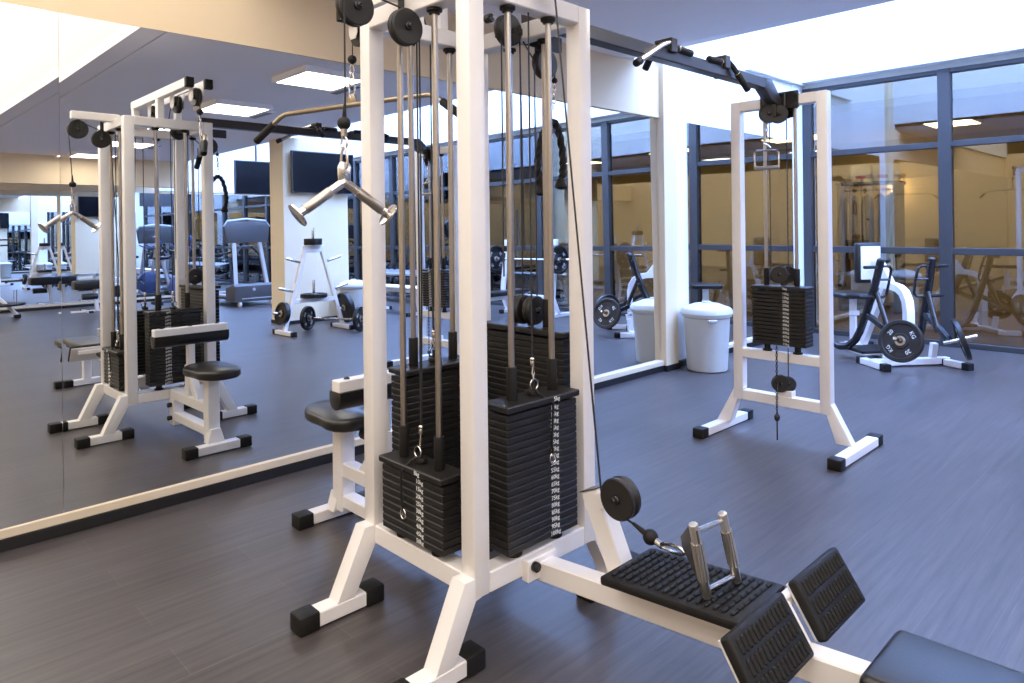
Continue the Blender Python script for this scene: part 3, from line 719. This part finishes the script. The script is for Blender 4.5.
# chain from the low pulley
ch = MB()
P0, P1 = V((4.235, 1.985, .62)), V((4.230, 1.985, .185))
n = 26
for k in range(n):
    p = lerp(P0, P1, (k+.5)/n); s = (.7, -.7) if k % 2 else (.7, .7)
    ch.tube([p+V((s[0]*math.sin(2*PI*i/10)*.0055, s[1]*math.sin(2*PI*i/10)*.0055, math.cos(2*PI*i/10)*.011)) for i in range(10)], .0026, 5, closed=True)
kf('chain', ch, BLACK)
kf('chain_weight', MB().ball((4.230, 1.985, .172), .018, (1, 1, 1.3)).cyl((4.230, 1.985, .15), (4.230, 1.985, .03), .0045), BLACK)
sh = thing('stirrup_handle', 'small silver rectangular stirrup handle hanging in the far white frame', 'cable handle', (4.22, 2.03, 1.74))
q = [(4.22, 2.105, 1.745), (4.22, 2.108, 1.84), (4.22, 2.09, 1.858), (4.22, 1.966, 1.85), (4.22, 1.948, 1.832), (4.22, 1.948, 1.742)]
obj('frame', MB().tube(q, .006, 8), CHROME, sh)
obj('grip', MB().cyl((4.22, 2.108, 1.745), (4.22, 1.945, 1.742), .0125, seg=14, bev=.003), STEEL, sh)
cb = thing('cable_end', 'chain and snap hook above the silver stirrup handle in the far frame', 'cable stopper', (4.22, 2.03, 1.87))
obj('swivel', MB().cyl((4.23, 2.03, 2.06), (4.23, 2.03, 2.02), .013, .008), CHROME, cb)
for k in range(4):
    z = 2.012-.027*k; s = (.7, -.7) if k % 2 else (.7, .7)
    obj('chain_link', MB().tube([V((4.225, 2.03, z))+V((s[0]*math.sin(2*PI*i/12)*.009, s[1]*math.sin(2*PI*i/12)*.009, math.cos(2*PI*i/12)*.018)) for i in range(12)], .0035, 6, closed=True), CHROME, cb)
obj('s_hook', MB().tube([(4.225, 2.04, 1.92), (4.222, 2.045, 1.90), (4.22, 2.02, 1.885), (4.22, 2.00, 1.87), (4.22, 2.01, 1.852), (4.22, 2.03, 1.85)], .005, 8), CHROME, cb)

# ------------------------------------------------------------------ bin beside the pilaster
def waste_bin(loc, label):
    t = thing('waste_bin', label, 'bin', loc)
    M = Matrix.Translation(loc)
    obj('body', MB().lathe([(0, .004), (.180, .004), (.188, .012), (.214, .50), (.224, .512), (.232, .515), (.232, .54), (.22, .545), (.18, .545)], M, 40), BIN, t)
    b = MB()
    b.lathe([(.240, .535), (.245, .545), (.241, .568), (.226, .590), (.12, .630), (.05, .638), (0, .639)], M, 40)
    lid = obj('lid', b, LID, t)
    obj('lid_knob', MB().lathe([(.05, .634), (.045, .648), (.03, .654), (0, .655)], M, 24), BIN, lid)
    for s in (-1, 1):
        obj('side_handle', MB().box(V(loc)+V((-.15*s-.03, -.155*s if s < 0 else -.165, .49)), (.09, .03, .03), Matrix.Rotation(-.8, 3, 'Z'), bev=.008), BIN, t)
    return t
waste_bin((5.955, 3.478, 0), 'pale grey round waste bin with a lid standing against the cream pilaster')

# ------------------------------------------------------------------ plate loaded chest press on the right
ang = math.radians(-128)
U = V((math.cos(ang), math.sin(ang), 0)); Rt = V((-U.y, U.x, 0)); Z = V((0, 0, 1))
C0 = V((7.40, 2.15, 0))
cp = thing('row_press_machine', 'black and white plate loaded row machine with chest pad before the glazed wall', 'exercise machine', C0)
def Q(a, b, z): return C0+Rt*a+U*b+Z*z
RQ = Matrix((Rt, U, Z)).transposed()
def kc(n, mb, mt, par=None, label=None): return obj(n, mb, mt, par or cp, label)
kc('cross_bar', MB().bar(Q(-.40, 0, .045), Q(.40, 0, .045), .07, .06), WHITE)
def cfoot(a, b, w=.07):
    a, b = V(a), V(b); d = (b-a).normalized()
    f = kc('foot_bar', MB().bar(a+d*.02, b-d*.05, w-.004, .058), WHITE)
    obj('foot_cap', MB().bar(b-d*.075, b, w+.006, .066, bev=.006), RUB, f)
    obj('foot_cap', MB().bar(a, a+d*.06, w+.006, .066, bev=.006), RUB, f)
cfoot(Q(-.37, -.22, .034), Q(-.37, .22, .034)); cfoot(Q(.34, -.02, .034), Q(.40, .30, .034))
arch = [Q(0, 0, .06), Q(0, 0, .3), Q(0, 0, .52), Q(0, -.015, .62), Q(0, -.06, .695), Q(0, -.13, .735), Q(0, -.22, .75), Q(0, -.52, .76)]
hw = .040; kc('arched_post', MB().tube(arch, .05, prof=[(-hw, -hw*.85), (hw, -hw*.85), (hw, hw*.85), (-hw, hw*.85)], up=(Rt)), WHITE)
kc('pad_mount', MB().prism([(-.22, .78), (-.43, .78), (-.45, 1.02), (-.41, 1.02)], axes(C0, U, Z), .05, .003).bar(Q(0, -.40, .97), Q(0, -.55, .97), .05, .05), WHITE)
pd = kc('chest_pad', MB().box(Q(-.04, -.575, .965), (.27, .07, .42), RQ, bev=.02, seg=3), PAD)
obj('backing_plate', MB().box(Q(-.03, -.536, .965), (.215, .012, .345), RQ, bev=.003), WHITE, pd, 'white backing plate')
obj('adjuster_knob', MB().cyl(Q(.06, -.42, .98), Q(.06, -.36, 1.0), .018, bev=.004), RUB, pd)
kc('rear_leg', MB().bar(Q(0, -.35, .74), Q(0, -.72, .10), .06, .06), WHITE)
kc('rear_base', MB().bar(Q(0, -.02, .045), Q(0, -1.02, .045), .07, .06), WHITE); cfoot(Q(-.28, -1.0, .034), Q(.28, -1.0, .034))
kc('seat_post', MB().bar(Q(0, -.90, .07), Q(0, -.90, .56), .06, .06).bar(Q(0, -.90, .40), Q(0, -.86, .40), .10, .05), WHITE)
kc('seat', MB().box(Q(-.02, -.90, .60), (.36, .38, .06), RQ, bev=.022, seg=3), PAD)
fpl = kc('foot_platform', MB().box(Q(-.05, -.36, .105), (.62, .34, .03), RQ, bev=.006), RUB)
obj('platform_frame', MB().box(Q(-.05, -.36, .082), (.60, .32, .016), RQ, bev=.003), WHITE, fpl)
for s in (-1, 1):
    x = .265*s
    top = Q(x, -.02, 1.02)
    pts = [top, Q(x*1.06, -.08, .80), Q(x*1.14, -.17, .55), Q(x*1.24, -.27, .30), Q(x*1.30, -.33, .20), Q(x*1.40, -.41, .135), Q(x*1.50, -.50, .115), Q(x*1.58, -.58, .13)]
    la = kc('lever_arm', MB().tube(pts, .036, 16), BLACK)
    obj('arm_cap', MB().ball(top, .038, (1, 1, .7)), NYLON, la)
    obj('brace', MB().tube([Q(x, -.09, .70), Q(x*.93, .07, .33)], .024, 10), BLACK, la)
    obj('loading_arm', MB().bar(Q(x*1.16, -.19, .48), Q(x*.86, .26, .27), .05, .05), BLACK, la)
    # handles
    hp_ = [Q(x, -.03, .96), Q(x-s*.10, -.03, .96), Q(x-s*.125, -.05, .93), Q(x-s*.13, -.09, .80), Q(x-s*.12, -.12, .68), Q(x-s*.09, -.125, .655), Q(x, -.10, .655)]
    obj('handle_loop', MB().tube(hp_, .013, 10), BLACK, la)
    obj('handle_bar', MB().tube([Q(x-s*.128, -.07, .83), Q(x, -.06, .83)], .012, 8), BLACK, la)
    for z, b in ((.955, -.03), (.66, -.10)): obj('grip', MB().cyl(Q(x, b, z), Q(x+s*.17, b, z), .016, seg=12, bev=.004), RUB, la)
    hub = Q(x*.86, .26, .27)
    out = (Rt*(s*.80)+U*.5+Z*.30).normalized()
    obj('plate_peg', MB().cyl(hub-out*.06, hub+out*.22, .017, seg=16, bev=.003), CHROME, la)
    kc('stop_post', MB().bar(Q(x*.9, .0, .06), Q(x*.9, .03, .22), .06, .05), WHITE)
def disc_plate(name, c, ax, r, w, label, group=None, txt=True, cat='weight plate'):
    c = V(c); a = V(ax).normalized(); M = axisM(c, a)
    t = thing(name, label, cat, c, 0, group)
    prof = [(.026, -w*.42), (r*.35, -w*.42), (r*.38, -w*.22), (r*.80, -w*.22), (r*.84, -w/2), (r*.97, -w/2), (r, -w*.40), (r, w*.40), (r*.97, w/2), (r*.84, w/2), (r*.80, w*.22), (r*.38, w*.22), (r*.35, w*.42), (.026, w*.42), (.026, -w*.42)]
    m = MB().lathe(prof, M, 48)
    obj('hub_ring', MB().lathe([(.026, -w*.47), (.045, -w*.47), (.047, -w*.40), (.047, w*.40), (.045, w*.47), (.026, w*.47), (.026, -w*.47)], M, 24), STEEL, t)
    if txt:
        for an, s in ((.6, 'KG'), (2.5, '20'), (3.9, 'KG'), (5.4, '20')):
            for sd in (1, -1):
                x = V(M.col[0][:3])*math.cos(an)+V(M.col[1][:3])*math.sin(an); nn = a*sd
                m.text(s, r*.26, axes(c+x*r*.60+nn*(w*.225), x.cross(nn), x), 1, .0006)
    obj('disc', m, [IRON, TEXT], t)
    return t
hubL, hubR = Q(-.265*.86, .26, .27), Q(.265*.86, .26, .27)
oL = (Rt*-.80+U*.5+Z*.30).normalized(); oR = (Rt*.80+U*.5+Z*.30).normalized()
disc_plate('weight_plate', hubL+oL*.09, oL, .195, .042, 'black round weight plate with white lettering on the left peg of the row machine')
disc_plate('weight_plate', hubR+oR*.09, oR, .195, .042, 'black round weight plate seen edge on, on the right peg of the row machine')

# ------------------------------------------------------------------ the other side of the gym, seen in the mirror
struct('column_free', MB().span((4.985, -2.96, 0), (5.55, -2.515, ZC), bev=.006).span((5.55, -2.93, 0), (6.13, -2.545, ZT), bev=.006), CREAM, 'cream free standing column')
struct('baseboard_column', MB().span((4.975, -2.97, 0), (6.14, -2.505, .055), bev=.003), BASE)
def tv(x0, x1, z0, z1, y, s, label, tilt=0):
    c = V(((x0+x1)/2, y, (z0+z1)/2)); t = thing('tv', label, 'television', c)
    m = MB().box(c, (x1-x0, .05, z1-z0), bev=.006); obj('casing', m, GREYP, t)
    obj('screen', MB().box(c+V((0, s*.0255, 0)), (x1-x0-.03, .004, z1-z0-.03), bev=0), SCREEN, t)
    obj('wall_bracket', MB().box(c-V((0, s*.04, 0)), (.3, .04, .25), bev=.004), BLACK, t)
tv(5.09, 6.18, 2.02, 2.675, -2.45, 1, 'black flat television on the column face turned to the mirror')
tv(5.05, 5.95, 2.02, 2.60, -3.03, -1, 'black flat television on the far face of the column')
t = thing('tv', 'black television hanging from the ceiling above the treadmill', 'television', (6.2, -6.0, 2.5))
obj('casing', MB().span((5.73, -6.03, 2.20), (6.70, -5.98, 2.88), bev=.006), GREYP, t)
obj('screen', MB().span((5.75, -5.982, 2.22), (6.68, -5.976, 2.86), bev=0), SCREEN, t)
obj('hanger_pole', MB().cyl((6.2, -6.06, 2.6), (6.2, -6.06, 5.0), .02), BLACK, t)

# plate tree
px_, py_ = 4.90, -1.48
pt = thing('plate_tree', 'white A shaped weight plate tree in front of the cream column', 'plate rack', (px_, py_, 0))
def ktr(n, mb, mt=WHITE, par=None): return obj(n, mb, mt, par or pt)
for s in (-1, 1):
    ktr('side_rail', MB().bar((px_+.45*s, py_, .05), (px_+.13*s, py_, 1.16), .05, .06, (0, 1, 0)))
    f = ktr('foot_bar', MB().span((px_+.45*s-.03, py_-.27, .006), (px_+.45*s+.03, py_+.27, .06), bev=.004))
    for y in (-.29, .23): obj('foot_cap', MB().span((px_+.45*s-.036, py_+y, 0), (px_+.45*s+.036, py_+y+.06, .066), bev=.005), RUB, f)
    for k, z in ((.60, .58), (.33, .98)):
        xx = px_+s*(.45-.32*(z-.05)/1.11)
        ktr('peg', MB().cyl((xx, py_, z), (xx+s*.24, py_+.02, z+.07), .02, seg=14, bev=.003), CHROME)
    ktr('peg', MB().cyl((px_+s*.38, py_, .28), (px_+s*.62, py_+.02, .32), .02, seg=14, bev=.003), CHROME)
ktr('cross_bar', MB().span((px_-.34, py_-.025, .42), (px_+.34, py_+.025, .48), bev=.004)); ktr('head_plate', MB().span((px_-.15, py_-.028, 1.12), (px_+.15, py_+.028, 1.22), bev=.006))
for z in (.48, 1.22): ktr('peg', MB().cyl((px_, py_, z), (px_, py_, z+.25), .018, seg=14, bev=.003), CHROME)
disc_plate('weight_plate', (px_, py_, 1.27), (0, 0, 1), .125, .09, 'small thick black plate lying on the top peg of the plate tree', txt=False)
disc_plate('weight_plate', (px_, py_, .51), (0, 0, 1), .185, .055, 'black plate lying flat on the middle peg of the plate tree', txt=False)
disc_plate('weight_plate', (px_-.48, py_+.008, .30), (-1, .05, .17), .155, .07, 'black plate on the lower left peg of the plate tree', txt=False)
disc_plate('weight_plate', (px_+.50, py_+.008, .30), (1, .05, .17), .225, .07, 'large black plate on the lower right peg of the plate tree', txt=False)
# curl bar with plates on the floor
cbx = thing('curl_bar', 'zigzag chrome curl bar lying on the floor before the plate tree', 'barbell', (5.13, -1.35, .17))
A_, B_ = V((4.93, -1.72, .172)), V((5.33, -.98, .172)); D_ = (B_-A_)
N_ = V((-D_.y, D_.x, 0)).normalized()
z_ = [0, .12, .30, .38, .46, .54, .62, .70, .88, 1.0]; o_ = [0, 0, 0, .06, .06, -.0, .06, .06, 0, 0]
obj('bar', MB().tube([A_-D_*.12]+[A_+D_*a+Z*(-.0)+N_*b for a, b in zip(z_, o_)]+[B_+D_*.12], .014, 10), CHROME, cbx)
for k, p in ((-1, A_), (1, B_)):
    obj('collar', MB().cyl(p+D_*(.04*k*-1), p+D_*(.07*k*-1), .03, seg=14, bev=.004), STEEL, cbx)
disc_plate('weight_plate', A_, D_, .172, .05, 'black plate on the left end of the floor curl bar')
disc_plate('weight_plate', B_, D_, .172, .05, 'black plate on the right end of the floor curl bar')
waste_bin((5.98, -2.18, 0), 'pale waste bin behind the plate tree, seen only in the mirror')

# treadmill, its motor hood facing the mirror
tm = thing('treadmill', 'grey treadmill with its motor hood facing the mirror, left of the cream column', 'treadmill', (6.05, -6.4, 0))
def kt(n, mb, mt, par=None): return obj(n, mb, mt, par or tm)
hd = kt('motor_hood', MB().prism([(-.30, .10), (.14, .10), (.16, .16), (.14, .40), (.06, .44), (-.30, .36)], axes((6.05, -5.95, 0), (0, 1, 0), (0, 0, 1)), .86, .015), GREYP)
obj('emblem', MB().cyl((6.0, -5.81, .33), (6.0, -5.792, .33), .03), SILVER, hd)
obj('hood_stripe', MB().span((5.75, -5.80, .15), (6.35, -5.786, .17), bev=.001), SILVER, hd)
kt('deck', MB().span((5.70, -7.42, .12), (6.40, -6.2, .19), bev=.01), GREYP); kt('belt', MB().span((5.80, -7.40, .185), (6.30, -6.2, .196), bev=0), RUB)
for x in (5.73, 6.37):
    kt('side_rail', MB().span((x-.05, -7.42, .16), (x+.05, -6.1, .21), bev=.01), SILVER)
    kt('upright', MB().bar((x, -6.0, .36), (x+(.06 if x < 6 else -.06), -6.22, 1.27), .075, .05), SILVER)
    kt('handrail', MB().tube([(x+(.06 if x < 6 else -.06), -6.2, 1.08), (x, -6.45, 1.04), (x, -6.85, 1.02)], .02, 10), BLACK)
    kt('wheel', MB().cyl((x-.02, -5.86, .055), (x+.03, -5.86, .055), .055, seg=20, bev=.008), CARD)
cs = kt('console', MB().prism([(-.42, 1.25), (.42, 1.25), (.47, 1.57), (.40, 1.67), (-.40, 1.67), (-.47, 1.57)], axes((6.05, -6.22, 0), (1, 0, 0), (0, 0, 1)), .10, .012), GREYP)
obj('console_rim', MB().tube([(5.58, -6.20, 1.57), (5.66, -6.20, 1.68), (6.05, -6.20, 1.72), (6.44, -6.20, 1.68), (6.52, -6.20, 1.57)], .025, 10), SILVER, cs)
kt('console_brace', MB().tube([(5.80, -6.20, 1.0), (5.95, -6.22, 1.17), (6.15, -6.22, 1.17), (6.30, -6.20, 1.0)], .022, 10), BLACK)

# olympic bench press with a loaded bar
bp_ = thing('bench_press', 'white bench press frame with a black padded bench near the glazed wall', 'weight bench', (7.9, -.30, 0))
def kbp(n, mb, mt, par=None): return obj(n, mb, mt, par or bp_)
for y in (-.84, .27):
    kbp('upright', MB().tube([(8.12, y, .04), (8.00, y, .30), (8.02, y, .50), (8.10, y, 1.02)], .04, prof=[(-.03, -.03), (.03, -.03), (.03, .03), (-.03, .03)]), WHITE)
    kbp('bar_hook', MB().prism([(-.05, .86), (.07, .86), (.075, .93), (.05, .93), (.03, .89), (-.02, .89), (-.03, 1.0), (-.05, 1.0)], axes((8.03, y, 0), (-1, 0, 0), (0, 0, 1)), .04, .003), BLACK)
    kbp('upright_tip', MB().span((8.07, y-.03, 1.0), (8.13, y+.03, 1.12), bev=.004), RUB); kbp('tip_cap', MB().span((8.072, y-.028, 1.12), (8.128, y+.028, 1.22), bev=.004), WHITE)
    f = kbp('foot_bar', MB().span((7.95, y-.03, .006), (8.45, y+.03, .06), bev=.004), WHITE)
    for x in (7.93, 8.41): obj('foot_cap', MB().span((x, y-.036, 0), (x+.06, y+.036, .066), bev=.005), RUB, f)
kbp('tie_bar', MB().span((7.99, -.82, .28), (8.05, .25, .34), bev=.004), WHITE)
kbp('bench_rail', MB().span((6.75, -.33, .30), (8.0, -.27, .36), bev=.004), WHITE)
kbp('bench_pad', MB().span((6.70, -.44, .37), (7.95, -.16, .44), bev=.02, seg=3), PAD)
kbp('front_leg', MB().span((6.85, -.33, .05), (6.91, -.27, .31), bev=.004).span((6.85, -.55, .006), (6.91, -.05, .06), bev=.004), WHITE)
bb = thing('barbell', 'loaded chrome barbell resting on the hooks of the white bench press', 'barbell', (8.005, -.30, .905))
obj('shaft', MB().cyl((8.00, -.92, .905), (8.00, .33, .905), .014, seg=12), CHROME, bb)
for a, b in ((-.92, -1.36), (.33, .77)):
    obj('sleeve', MB().cyl((8.00, a, .905), (8.00, b, .905), .025, seg=16, bev=.003), CHROME, bb)
disc_plate('weight_plate', (8.00, -1.00, .905), (0, 1, 0), .225, .05, 'black plate on the far end of the bench press barbell')
disc_plate('weight_plate', (8.00, .41, .905), (0, 1, 0), .225, .05, 'black plate on the barbell end nearer the mirror')

# flat bench and dumbbell rack along the glazing
fb = thing('flat_bench', 'white framed flat bench in front of the dumbbell rack', 'weight bench', (7.0, -2.5, 0))
obj('rail', MB().span((6.96, -3.3, .36), (7.04, -1.5, .42), bev=.004), WHITE, fb)
obj('bench_top', MB().span((6.87, -3.3, .425), (7.13, -1.45, .47), bev=.012), CARD, fb)
for y in (-3.0, -1.8):
    obj('leg', MB().bar((7.0, y, .05), (7.0, y+(.1 if y < -2 else -.1), .37), .05, .05).bar((7.0, y, .20), (7.0, y+.28, .36), .03, .03), WHITE, fb)
    f = obj('foot_bar', MB().span((6.75, y-.03, .006), (7.25, y+.03, .055), bev=.004), WHITE, fb)
    for x in (6.73, 7.21): obj('foot_cap', MB().span((x, y-.036, 0), (x+.06, y+.036, .06), bev=.005), RUB, f)
def dumbbell(c, ax, L, r):
    c = V(c); a = V(ax).normalized()
    t = thing('dumbbell', 'black hexagon ended dumbbell lying in the row on the rack', 'dumbbell', c, 0, 'dumbbells on the long rack')
    obj('handle', MB().cyl(c-a*L*.3, c+a*L*.3, .015, seg=12), CHROME, t)
    for s in (-1, 1): obj('head', MB().lathe([(0, -L*.13), (r*.8, -L*.13), (r, -L*.09), (r, L*.09), (r*.8, L*.13), (0, L*.13)], axisM(c+a*s*L*.36, a), 18), RUB, t)
    return t
dr = thing('dumbbell_rack', 'two tier steel dumbbell rack along the glazed wall', 'dumbbell rack', (8.3, -3.9, 0))
for y in (-5.1, -2.5):
    obj('side_frame', MB().bar((8.45, y, .03), (8.38, y, .82), .06, .05).span((8.05, y-.03, .005), (8.55, y+.03, .06), bev=.004), GREYP, dr)
for z, x in ((.60, 8.26), (.30, 8.22)):
    obj('shelf', MB().box((x, -3.8, z), (.34, 2.64, .03), Matrix.Rotation(-.20, 3, 'Y'), bev=.004).span((x-.18, -5.1, z-.07), (x-.155, -2.48, z-.03), bev=.003), GREYP if z < .5 else SILVER, dr)
for k in range(12): dumbbell((8.25, -5.0+.21*k, .70), (1, 0, -.2), .30, .062)
for k in range(12): dumbbell((8.21, -5.0+.21*k, .40), (1, 0, -.2), .34, .070)

# exercise bike, padded bench machine and post rack along the opposite wall
bk = thing('exercise_bike', 'blue and black upright exercise bike by the opposite mirror', 'exercise bike', (4.75, -6.75, 0))
def kk(n, mb, mt, par=None): return obj(n, mb, mt, par or bk)
kk('base_bar', MB().span((4.45, -6.79, .03), (5.15, -6.71, .09), bev=.006), GREYP)
for x in (4.45, 5.15): kk('stabiliser', MB().span((x-.04, -7.0, 0), (x+.04, -6.5, .07), bev=.01), BLACK)
kk('flywheel_housing', MB().lathe([(0, -.07), (.20, -.07), (.25, -.05), (.25, .05), (.20, .07), (0, .07)], axisM((4.92, -6.75, .36), (0, 1, 0)), 32), BLUEP)
kk('seat_tube', MB().bar((4.72, -6.75, .3), (4.55, -6.75, .92), .07, .05), SILVER)
kk('saddle', MB().prism([(-.14, -.11), (-.12, .11), (.0, .07), (.16, .025), (.16, -.025), (.0, -.07)], axes((4.55, -6.75, .96), (1, 0, 0), (0, 1, 0)), .06, .02), PAD)
kk('mast', MB().bar((4.98, -6.75, .45), (5.10, -6.75, 1.20), .07, .06), SILVER)
kk('handlebar', MB().tube([(4.80, -6.98, 1.22), (4.95, -6.99, 1.16), (5.08, -6.90, 1.14), (5.08, -6.60, 1.14), (4.95, -6.51, 1.16), (4.80, -6.52, 1.22)], .018, 10), BLUEP)
kk('console', MB().box((5.12, -6.75, 1.32), (.07, .24, .22), Matrix.Rotation(-.5, 3, 'Y'), bev=.015), BLUEP)
for s in (-1, 1):
    kk('crank', MB().bar((4.80, -6.75+.10*s, .34), (4.80+.12*s, -6.75+.10*s, .34-.10*s), .02, .03), STEEL); kk('pedal', MB().box((4.80+.12*s, -6.75+.17*s, .34-.10*s), (.10, .09, .03), bev=.005), RUB)
lc = thing('leg_machine', 'low white framed machine with a long black pad by the opposite mirror', 'exercise machine', (3.5, -6.7, 0))
def kl(n, mb, mt, par=None): return obj(n, mb, mt, par or lc)
kl('base_rail', MB().span((2.98, -6.53, .006), (3.95, -6.47, .06), bev=.004), WHITE)
for x in (3.25, 3.8):
    f = kl('foot_bar', MB().span((x-.03, -6.85, .006), (x+.03, -6.2, .06), bev=.004), WHITE)
    for y in (-6.87, -6.24): obj('foot_cap', MB().span((x-.036, y, 0), (x+.036, y+.06, .066), bev=.005), RUB, f)
kl('post', MB().bar((3.42, -6.5, .05), (3.38, -6.5, .50), .06, .07), WHITE)
kl('seat_pad', MB().span((3.02, -6.64, .46), (3.62, -6.36, .63), bev=.03, seg=3), PAD)
kl('roller', MB().cyl((3.12, -6.30, .33), (3.38, -6.30, .33), .06, seg=20, bev=.012), PAD)
kl('roller_arm', MB().bar((3.38, -6.36, .33), (3.40, -6.46, .46), .03, .03), WHITE)
kl('stack_frame', MB().span((3.60, -6.6, .30), (3.66, -6.4, .66), bev=.004).span((3.60, -6.6, .60), (4.05, -6.4, .66), bev=.004).span((3.60, -6.6, .50), (4.05, -6.4, .54), bev=.004).span((3.99, -6.6, .05), (4.05, -6.4, .66), bev=.004), WHITE)
kl('weight_block', MB().span((3.67, -6.58, .28), (3.98, -6.42, .48), bev=.004), IRON)
pr = thing('post_rack', 'tall white post rack with black trays at the left edge of the mirror view', 'weight rack', (2.2, -6.5, 0))
def kp_(n, mb, mt, par=None): return obj(n, mb, mt, par or pr)
kp_('post', MB().span((2.16, -6.54, .12), (2.24, -6.46, 2.02), bev=.005), WHITE)
for a in range(3):
    an = a*2*PI/3+.4; e = V((2.2+.30*math.cos(an), -6.5+.30*math.sin(an), .05))
    kp_('leg', MB().bar((2.2, -6.5, .40), e, .06, .05), WHITE); kp_('leg_pad', MB().box((e.x, e.y, .03), (.10, .10, .06), bev=.01), RUB)
kp_('tray', MB().lathe([(.05, .225), (.40, .225), (.42, .235), (.42, .262), (.05, .262), (.05, .225)], Matrix.Translation((2.2, -6.5, 0)), 32), RUB)
for x in (2.43, 2.47): kp_('pin', MB().cyl((x, -6.4, .26), (x, -6.4, .50), .009, seg=10), CHROME)
for z in (1.30, 1.40): kp_('peg', MB().cyl((2.22, -6.46, z), (2.34, -6.30, z), .014, seg=12), BLACK)

lc.location += V((.30, -1.12, -.03)); bk.location += V((.42, -1.1, 0)); pr.location += V((.17, -1.2, 0))

# ------------------------------------------------------------------ light, camera, colour management
w = bpy.data.worlds.new('World'); S.world = w; w.use_nodes = True
w.node_tree.nodes['Background'].inputs['Color'].default_value = (.6, .75, 1, 1)
w.node_tree.nodes['Background'].inputs['Strength'].default_value = .6

F_, CX_, CY_, RO_, PI2, YAW = 694.76, 512, 223.36, .0113, .0025, .8002
cam = bpy.data.cameras.new('camera'); co = bpy.data.objects.new('camera', cam); COL.objects.link(co)
cam.sensor_width = 36; cam.sensor_fit = 'HORIZONTAL'; cam.lens = 36*F_/1024; cam.clip_start = .05; cam.clip_end = 100
fw = V((math.cos(YAW)*math.cos(PI2), math.sin(YAW)*math.cos(PI2), math.sin(PI2))); rt = V((math.sin(YAW), -math.cos(YAW), 0)); up = rt.cross(fw)
ro = math.atan(RO_); r2 = rt*math.cos(ro)-up*math.sin(ro)*-1*-1; r2 = rt*math.cos(ro)-up*math.sin(ro); u2 = rt*math.sin(ro)+up*math.cos(ro)
r2, u2 = rt*math.cos(ro)-up*math.sin(ro), rt*math.sin(ro)+up*math.cos(ro)
co.matrix_world = Matrix((( r2.x, u2.x, -fw.x, 0), (r2.y, u2.y, -fw.y, 0), (r2.z, u2.z, -fw.z, 1.4), (0, 0, 0, 1)))
cam.shift_x = 0; cam.shift_y = -(341.5-CY_)/1024
S.camera = co
S.view_settings.view_transform = 'Standard'; S.view_settings.look = 'None'; S.view_settings.gamma = 1; S.view_settings.use_curve_mapping = False
S.view_settings.exposure = -.15
cy = S.cycles
cy.use_denoising = True
cy.max_bounces = 14; cy.diffuse_bounces = 8; cy.glossy_bounces = 8; cy.transparent_max_bounces = 12; cy.transmission_bounces = 6
cy.sample_clamp_indirect = 8; cy.caustics_reflective = True; cy.caustics_refractive = False
